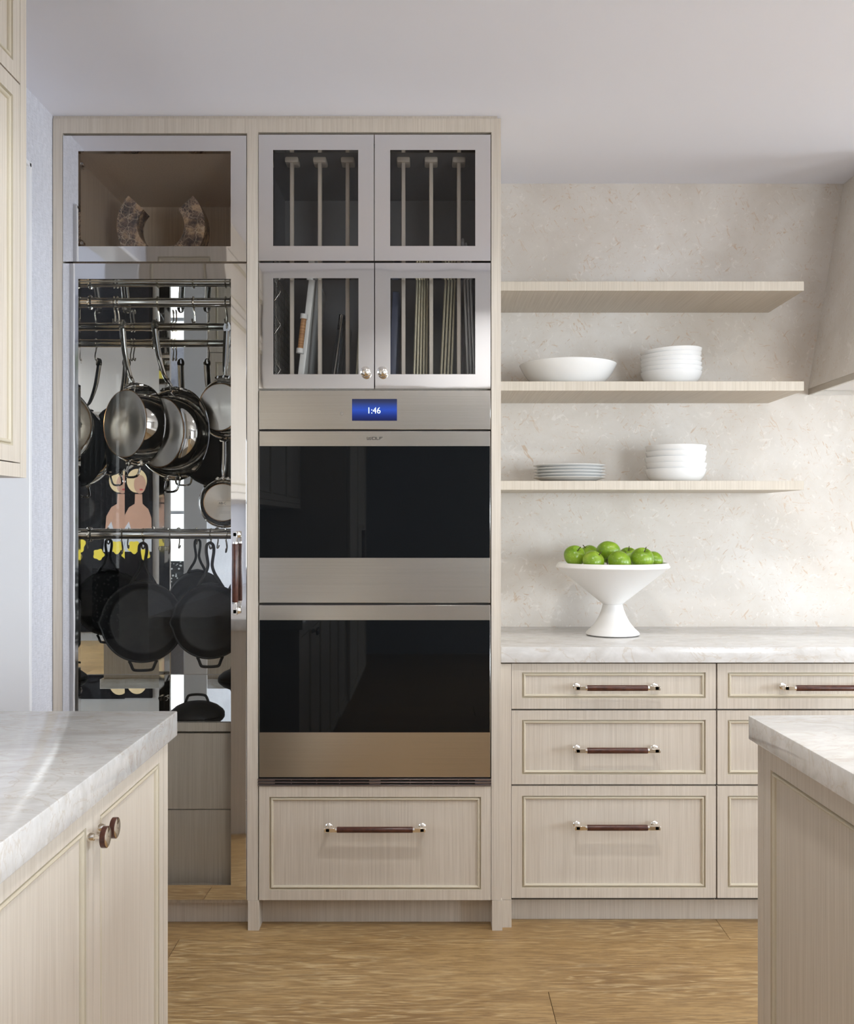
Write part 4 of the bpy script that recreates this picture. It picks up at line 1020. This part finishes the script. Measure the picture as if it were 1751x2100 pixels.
# domed iron lid on the mirrored shelf
xl = X(404, 3.30)
lid = thing('iron_lid', 'black domed cast iron lid with loop handle on the mirrored shelf', 'lid', (xl, 3.30, Z_SH))
mb = MB(); mb.lathe([(0, 0.004), (0.088, 0.004), (0.091, 0.0005), (0.0935, 0.001), (0.0935, 0.008), (0.088, 0.016), (0.070, 0.031), (0.045, 0.042), (0.02, 0.0465), (0, 0.0475)], 56, 'z', 0, (xl, 3.30, Z_SH)); build('dome', mb, 'iron', lid)
mb = MB(); mb.tube(smooth_path([(xl - 0.040, 3.30, Z_SH + 0.040), (xl - 0.034, 3.30, Z_SH + 0.058), (xl - 0.026, 3.30, Z_SH + 0.067), (xl, 3.30, Z_SH + 0.070), (xl + 0.026, 3.30, Z_SH + 0.067), (xl + 0.034, 3.30, Z_SH + 0.058), (xl + 0.040, 3.30, Z_SH + 0.040)], 4), 0.0046, 8, flat=(1.0, 1.4)); build('loop_handle', mb, 'iron', lid)

# =================================================================== MARBLE RING
D_M = 3.32; xm = X(329.5, D_M); R_M = 90.5 * D_M / F; r_M = 48.5 * D_M / F; zm = Z_DF + R_M - 0.0042
mb = MB(); mb.M = frame((xm, D_M, zm), (0, -1, 0))
n = 56; a0, a1 = math.radians(137), math.radians(403)
pts = [(R_M * math.cos(a0 + (a1 - a0) * i / n), max(R_M * math.sin(a0 + (a1 - a0) * i / n), -R_M + 0.0045)) for i in range(n + 1)]
pin = [(r_M * math.cos(a0 + (a1 - a0) * i / n), r_M * math.sin(a0 + (a1 - a0) * i / n)) for i in range(n + 1)]
vs = [(a, b, c) for c in (0.0, -0.075) for L in (pts, pin) for a, b in L]; q = n + 1; fs = []
for i in range(n): fs += [(i, i + 1, q + i + 1, q + i), (2 * q + i + 1, 2 * q + i, 3 * q + i, 3 * q + i + 1), (i + 1, i, 2 * q + i, 2 * q + i + 1), (q + i, q + i + 1, 3 * q + i + 1, 3 * q + i)]
fs += [(0, q, 3 * q, 2 * q), (n, 2 * q + n, 3 * q + n, q + n)]
mb.raw(vs, fs)
tag(build('marble_sculpture', mb, 'marble', origin=(xm, D_M + 0.03, Z_DF)), 'brown veined marble open ring in the glass compartment at upper left', 'sculpture')

# =================================================================== BAKEWARE BEHIND THE GLASS
def leaning(name, label, cat, pxb, pxt, pyt, thick, depth, d0, mat, group=None, rim=True):
    """a sheet on edge: foot at pxb on the tray floor, top at pxt/pyt, both on the front edge at depth d0"""
    xb, xt, zt = X(pxb, d0), X(pxt, d0), Z(pyt, d0)
    hgt = math.hypot(xt - xb, zt - GF); lean = math.atan2(xt - xb, zt - GF)
    t = local_thing(name, label, cat, (xb, d0, GF + thick * 0.5 * abs(math.sin(lean)) + 0.0005), (0, lean, 0), group)
    mb = MB(); h2 = thick / 2
    if rim:
        mb.box(-0.0008, 0.0008, 0.012, depth - 0.012, 0.012, hgt - 0.012); build('sheet', mb, mat, t, local=True)
        mb = MB(); path = [(0, 0.006, 0.02), (0, 0.006, hgt - 0.02), (0, 0.02, hgt - 0.006), (0, depth - 0.02, hgt - 0.006), (0, depth - 0.006, hgt - 0.02), (0, depth - 0.006, 0.02), (0, depth - 0.02, 0.006), (0, 0.02, 0.006)]
        mb.tube(path, h2, 8, closed=True, flat=(1.0, 1.0) ); build('rolled_rim', mb, mat, t, local=True)
    else:
        mb.box(-h2, h2, 0, depth, 0, hgt, 0, min(0.004, h2 * 0.5), 2); build('board', mb, mat, t, local=True)
    return t, hgt
D_B = 3.255
ORDL = ('first', 'second', 'third', 'fourth', 'fifth')
tr, hg = leaning('serving_tray', 'white leaning tray with a rattan wrapped handle behind lower left glass', 'tray', 613, 641, 560, 0.022, 0.33, D_B, 'white_plastic', None, False)
hzc = hg * 0.47
mb = MB(); mb.M = Matrix.Translation((-0.008, -0.026, 0))
mb.lathe([(0, hzc - 0.052), (0.0095, hzc - 0.052), (0.0095, hzc + 0.052), (0, hzc + 0.052)], 20, 'z', 0); hdl = build('handle', mb, 'rattan', tr, local=True, label='handle wrapped in orange brown rattan')
mb = MB(); mb.M = Matrix.Translation((-0.008, -0.026, 0))
for s in (-1, 1):
    z_ = hzc + s * 0.058
    mb.lathe([(0, z_ - 0.008), (0.0125, z_ - 0.008), (0.0125, z_ + 0.008), (0, z_ + 0.008)], 20, 'z'); mb.box(-0.006, 0.010, 0.004, 0.030, z_ - 0.006, z_ + 0.006, 0, 0.002)
build('ferrule', mb, 'white_plastic', hdl, local=True)
tr, hg = leaning('acrylic_tray', 'clear grey acrylic tray leaning behind lower left glass', 'tray', 682, 701, 645, 0.022, 0.30, D_B, 'acrylic', None, False)
mb = MB(); mb.tube([(0, 0.0, 0.004), (0, 0.0, hg - 0.004), (0, 0.29, hg - 0.004), (0, 0.29, 0.004)], 0.0035, 8, closed=True); build('edge', mb, 'wire', tr, local=True)
leaning('baking_sheet', 'single gold baking sheet at the right end of lower left glass', 'baking sheet', 729, 739, 640, 0.008, 0.36, D_B, 'gold_sheet')
leaning('cutting_board', 'dusky blue board at the left end of lower right glass', 'board', 803, 812, 598, 0.024, 0.30, D_B + 0.02, 'blue_board', None, False)
for k in range(5): leaning('baking_sheet', ORDL[k] + ' gold baking sheet from the left, left of the right glass middle divider', 'baking sheet', 848 + 6.6 * k, 855.5 + 5.2 * k, 560, 0.0078, 0.37, D_B + 0.004 * k, 'gold_sheet', 'gold sheets in the middle slot')
for k in range(4): leaning('baking_sheet', ORDL[k] + ' gold baking sheet from the left in the stack before the last divider', 'baking sheet', 903 + 7.0 * k, 914.5 + 6.4 * k, 560, 0.0078, 0.37, D_B + 0.004 * k, 'gold_sheet', 'gold sheets in the slot before last')
for k in range(3): leaning('baking_sheet', ORDL[k] + ' pale aluminium baking sheet from the left in the rightmost glass slot', 'baking sheet', 961 + 6.5 * k, 949 + 6.6 * k, 484 + 9 * k, 0.0085, 0.37, D_B + 0.004 * k, 'alu_sheet', 'aluminium sheets in the rightmost slot')
# wire cooling rack on edge, far left
xw = X(566, 3.26)
rk = local_thing('cooling_rack', 'wire cooling rack on edge at the far left of the tray cabinet', 'rack', (xw, 3.20, GF + 0.002))
mb = MB(); hgt = Z(572, 3.22) - GF + 0.02
for i in range(14): mb.tube([(0, 0.01 + i * 0.028, 0), (0, 0.01 + i * 0.028, hgt)], 0.0012, 6)
for i in range(15): mb.tube([(0, 0.0, 0.005 + i * (hgt - 0.01) / 14), (0, 0.39, 0.005 + i * (hgt - 0.01) / 14)], 0.0012, 6)
build('grid', mb, 'wire', rk, local=True)
mb = MB()
for zc in (0.065, 0.215, 0.325):
    mb.tube([(0, 0.004, zc - 0.035), (0.024, 0.004, zc), (0, 0.004, zc + 0.035)], 0.0016, 6)
build('wire_foot', mb, 'wire', rk, local=True)

# =================================================================== DISHES
def dish(name, prof, loc, label, cat, group=None, rot=(0, 0, 0), mat='ceramic', n=72):
    mb = MB(); mb.lathe(prof, n, 'z'); o = build(name, mb, mat, origin=None); o.location = loc; o.rotation_euler = rot
    return tag(o, label, cat, group)
def bowl_prof(R, h, rf, t=0.004, bulge=0.5):
    out = [(0, 0.002), (rf * 0.9, 0.002), (rf * 0.93, 0.0), (rf, 0.0)]
    n = 10
    for i in range(1, n + 1):
        s = i / n; out.append((rf + (R - rf) * (math.sin(s * PI / 2) * bulge + s * (1 - bulge)), h * ((1 - math.cos(s * PI / 2)) * bulge + s * (1 - bulge))))
    out += [(R - t * 0.4, h + 0.001), (R - t, h)]
    for i in range(n, -1, -1):
        s = i / n; out.append((rf - t * 0.6 + (R - rf) * (math.sin(s * PI / 2) * bulge + s * (1 - bulge)) - t * 0.4, t + (h - t) * ((1 - math.cos(s * PI / 2)) * bulge + s * (1 - bulge))))
    out.append((0, t)); return out
ORD = ('first', 'second', 'third', 'fourth', 'fifth', 'sixth')
D_P = 3.56; z_m, z_l = SH_TOP[1] + 0.0003, SH_TOP[2] + 0.0003
dish('serving_bowl', bowl_prof(0.1785, 0.083, 0.112, 0.005, 0.35), (X(1164, D_P), D_P, z_m), 'wide shallow white serving bowl on the middle shelf', 'bowl')
b0 = dish('bowl', bowl_prof(0.1115, 0.054, 0.072, 0.0022, 0.50), (X(1376, D_P), D_P, z_m), 'bottom white bowl of the six stacked on the middle shelf', 'bowl', 'bowls stacked on the middle shelf')
zst = 0.0162
for k in range(1, 6):
    copy_tree(b0, None, (X(1376 + (0, 0.5, -0.3, 0.4, 0, 1.5)[k], D_P), D_P, z_m + k * zst), (0, -0.012 * k * 0.9 if k > 2 else 0, 0), label=ORD[k] + ' white bowl from the bottom of the stack on the middle shelf' if k < 5 else 'topmost, slightly tilted white bowl of the stack on the middle shelf')
b1 = dish('bowl', bowl_prof(0.1105, 0.048, 0.078, 0.0020, 0.66), (X(1385, D_P), D_P, z_l), 'bottom white bowl of the five stacked on the lowest shelf', 'bowl', 'bowls stacked on the lowest shelf')
for k in range(1, 5):
    copy_tree(b1, None, (X(1385 + (0, 1.2, -0.8, 1.0, 0.3)[k], D_P), D_P, z_l + k * 0.0215), (0, 0, 0), label=ORD[k] + ' white bowl from the bottom of the stack on the lowest shelf' if k < 4 else 'topmost white bowl of the stack on the lowest shelf')
pp = [(0, 0.002), (0.070, 0.002), (0.073, 0), (0.080, 0.0), (0.100, 0.007), (0.120, 0.0130), (0.1325, 0.0170), (0.1330, 0.0182), (0.1315, 0.0188), (0.118, 0.0155), (0.098, 0.0100), (0.080, 0.0042), (0, 0.0042)]
p0 = dish('plate', pp, (X(1167, D_P), D_P, z_l), 'bottom white plate of the five stacked on the lowest shelf', 'plate', 'plates stacked on the lowest shelf')
for k in range(1, 5): copy_tree(p0, None, (X(1167 + (0, 0.8, -0.6, 0.4, 0)[k], D_P), D_P, z_l + k * 0.0112), label=ORD[k] + ' white plate from the bottom of the low stack' if k < 4 else 'topmost white plate of the low stack on the lowest shelf')

# =================================================================== FOOTED BOWL WITH APPLES
D_F = 3.47; xb = X(1256, D_F); s_ = D_F / F; zc = COUNTER
fb = thing('fruit_bowl', 'large matte white footed bowl full of green apples on the worktop', 'bowl', (xb, D_F, zc))
RR_ = 0.2030; zn = Z(1238.5, D_F); zr0 = Z(1164.5, D_F); zr1 = Z(1153.5, D_F)
mb = MB(); pr = [(0, zc + 0.002), (0.092, zc + 0.0015, 1), (0.0945, zc + 0.003), (0.0965, zc + 0.0055), (0.0935, zc + 0.012), (0.078, zc + 0.026), (0.061, zc + 0.047), (0.0485, zc + 0.070), (0.040, zc + 0.092), (0.036, zn - 0.006), (0.0350, zn - 0.0006), (0.0, zn - 0.0006)]
mb.lathe(pr, 72, 'z', 0, (xb, D_F, 0)); build('pedestal', mb, ['matte_white', 'gap'], fb)
mb = MB(); pr = [(0, zn), (0.0355, zn), (0.0365, zn + 0.0015), (RR_ - 0.006, zr0 - 0.0005), (RR_ - 0.001, zr0 + 0.002), (RR_, zr0 + 0.005), (RR_ - 0.0075, zr1 - 0.001), (RR_ - 0.010, zr1), (RR_ - 0.014, zr1 - 0.001), (RR_ - 0.022, zr1 - 0.014), (0.145, zr1 - 0.040), (0, zr1 - 0.040)]
mb.lathe(pr, 80, 'z', 0, (xb, D_F, 0)); build('cone', mb, 'matte_white', fb)
ra = 0.0395
ap = local_thing('apple', 'green apple at the far left of the heap, stem toward the viewer', 'apple', (0, 0, 0), (0, 0, 0), 'green apples in the footed bowl')
pr = []
for i in range(25):
    t_ = PI * i / 24
    r = math.sin(t_) * (1.0 + 0.10 * math.cos(t_)) * (1 - 0.0 * t_)
    h = -math.cos(t_)
    z_ = h * 0.90 - (0.36 * math.exp(-(r / 0.26) ** 2) if h > 0 else -0.22 * math.exp(-(r / 0.22) ** 2))
    pr.append((max(0, ra * r) if 0 < i < 24 else 0, ra * z_))
def aw(r, h, a): return r * (1 + 0.018 * math.cos(5 * a) * (0.5 - h / ra))
mb = MB(); mb.lathe(pr, 36, 'z', 0, (0, 0, 0), aw); build('skin', mb, 'apple', ap, local=True, smooth=180)
mb = MB(); mb.tube(smooth_path([(0, 0, 0.018), (0.001, 0, 0.030), (0.004, 0.001, 0.042)], 4), 0.0016, 6); build('stem', mb, 'stem', ap, local=True)
apples = [((1179, 1139, 3.435), (0.75, 0.15, 0.3), 1.0, 'green apple at the far left of the heap, stem toward the viewer'),
          ((1217.5, 1150.5, 3.372), (0.7, 0.0, 1.1), 1.0, 'green apple low in front, second from the left'),
          ((1270.5, 1152, 3.365), (0.72, 0.0, 2.0), 1.06, 'green apple low in front, right of the middle'),
          ((1317, 1144.5, 3.40), (0.5, -0.15, 0.6), 1.06, 'green apple at the front right with a pale highlight'),
          ((1207, 1136.5, 3.52), (-0.4, 0.3, 2.4), 0.95, 'green apple at the back left of the heap'),
          ((1247.5, 1133, 3.44), (2.8, 0.35, 0.2), 1.10, 'topmost green apple in the middle of the heap, turned upside down'),
          ((1288, 1141.5, 3.53), (0.25, -0.35, 0.9), 0.98, 'green apple at the back right, dark stem on the skyline'),
          ((1339, 1149, 3.50), (0.3, 0.5, 1.7), 0.92, 'green apple at the far right, half hidden behind another')]
for k, ((ax, ay, ad), rt, sc_, lb) in enumerate(apples):
    o = ap if k == 0 else copy_tree(ap)
    o.location = (X(ax, ad), ad, Z(ay, ad)); o.rotation_euler = Euler(rt, 'ZYX') if False else (rt[0], rt[1], rt[2]); o.scale = (sc_,) * 3; o['label'] = lb

# =================================================================== THINGS SEEN ONLY IN THE MIRRORS
# large painting on the rear wall: a plain generic figure study
px0, px1, pz0, pz1 = 0.89, 1.95, 0.10, 1.98
pt = thing('painting', 'large dark painting of a blonde figure on the rear wall, reflected in the mirrored cabinet', 'painting', ((px0 + px1) / 2, YB, pz0))
mb = MB(); mb.box(px0, px1, YB + 0.0005, YB + 0.03, pz0, pz1); build('canvas', mb, 'canvas_dark', pt)
# generic silhouettes, painted flat (a runs toward -X seen from the room)
fmP = frame((px1, YB + 0.0302, pz0), (0, 1, 0))
def blob(name, pts, mat, lift, lift_z=0.10):
    mb = MB(); mb.M = fmP; q = [(a, b + lift_z) for a, b in pts]
    mb.prism(q, 0.0, lift); build(name, mb, mat, pt)
def oval(cx, cy, rx, ry, n=28): return [(cx + rx * math.cos(2 * PI * i / n), cy + ry * math.sin(2 * PI * i / n)) for i in range(n)]
cx = 0.90; up = 0.12
blob('painted_shoulders', [(cx - 0.17, 1.02), (cx - 0.155, 1.20), (cx - 0.10, 1.30), (cx - 0.035, 1.34), (cx - 0.03, 1.45), (cx + 0.05, 1.45), (cx + 0.055, 1.34), (cx + 0.12, 1.28), (cx + 0.155, 1.18), (cx + 0.158, 1.02)], 'skin_paint', 0.001)
blob('painted_hair', oval(cx - 0.01, 1.60, 0.115, 0.135), 'hair_paint', 0.0015)
blob('painted_face', oval(cx + 0.025, 1.56, 0.068, 0.105), 'skin_paint', 0.002)
blob('painted_lips', oval(cx + 0.04, 1.50, 0.020, 0.010), 'lip_paint', 0.0025)
blob('painted_dress', [(cx - 0.19, 0.80), (cx - 0.17, 1.03), (cx - 0.10, 1.14), (cx - 0.07, 1.03), (cx + 0.157, 1.03), (cx + 0.157, 0.80)], 'blue_paint', 0.0015)
for k, (a, b, r_) in enumerate(((0.42, 0.98, 0.09), (0.34, 0.86, 0.07), (0.66, 0.87, 0.06), (0.86, 0.95, 0.07), (0.98, 0.87, 0.06))):
    blob('painted_petal', [(a + r_ * (1 + 0.12 * math.sin(5 * t_ + k)) * math.cos(t_), b + r_ * (1 + 0.12 * math.sin(5 * t_ + k)) * math.sin(t_)) for t_ in [2 * PI * i / 36 for i in range(36)]], 'yellow_paint', 0.003 + 0.0002 * k, 0.0)
# nook: curtain, bench, cushion, stool
mb = MB(); N = 60; x0c, x1c = -2.22, -1.93; vs = []; fs = []
for i in range(N + 1):
    xx = x0c + (x1c - x0c) * i / N; yy = YN0 + 0.05 + 0.025 * math.sin(i * 0.9)
    vs += [(xx, yy, 0.02), (xx, yy, 2.36), (xx, yy + 0.004, 0.02), (xx, yy + 0.004, 2.36)]
for i in range(N):
    a = 4 * i; b = a + 4; fs += [(a, b, b + 1, a + 1), (a + 2, a + 3, b + 3, b + 2), (a + 1, b + 1, b + 3, a + 3), (a, a + 2, b + 2, b)]
mb.raw(vs, fs); tag(build('curtain', mb, 'print', origin=(-2.65, YN0 + 0.05, 0.02)), 'white leaf printed curtain in the nook, reflected at the left door edge', 'curtain')
bn = thing('bench', 'pale wooden bench in the nook, reflected low at the left door edge', 'bench', (-2.2, 0.75, 0))
mb = MB(); mb.box(-2.9, -1.45, 0.50, 0.98, 0.59, 0.645, 0, 0.01, 2); build('seat', mb, 'bench_wood', bn)
for xx in (-2.85, -1.53):
    for yy in (0.53, 0.92): mb = MB(); mb.box(xx, xx + 0.05, yy, yy + 0.05, 0, 0.59, 0, 0.004); build('leg', mb, 'bench_wood', bn)
mb = MB(); mb.box(-2.9, -1.45, 0.44, 0.49, 0.76, 0.92, 0, 0.015, 2)
for xx in (-2.8, -1.6): mb.box(xx, xx + 0.05, 0.445, 0.485, 0.64, 0.78)
build('backrest', mb, 'bench_wood', bn)
mb = MB(); n = 14; vs = []; fs = []
cx_, cy_, cz_ = -1.76, 0.66, 0.853
for sgn in (-1, 1):
    for i in range(n + 1):
        for j in range(n + 1):
            u_, v_ = i / n * 2 - 1, j / n * 2 - 1
            th = 0.085 * ((1 - abs(u_) ** 2.4) * (1 - abs(v_) ** 2.4)) ** 0.5
            vs.append((cx_ + 0.205 * u_, cy_ + sgn * th, cz_ + 0.205 * v_))
q = (n + 1) ** 2
for sgn in (0, 1):
    for i in range(n):
        for j in range(n):
            a = sgn * q + i * (n + 1) + j; f_ = (a, a + 1, a + n + 2, a + n + 1); fs.append(f_ if sgn else f_[::-1])
mb.raw(vs, fs); tag(build('cushion', mb, 'dotted', origin=(cx_, cy_, 0.645)), 'black cushion with white dots on the nook bench, reflected at the left door edge', 'cushion')
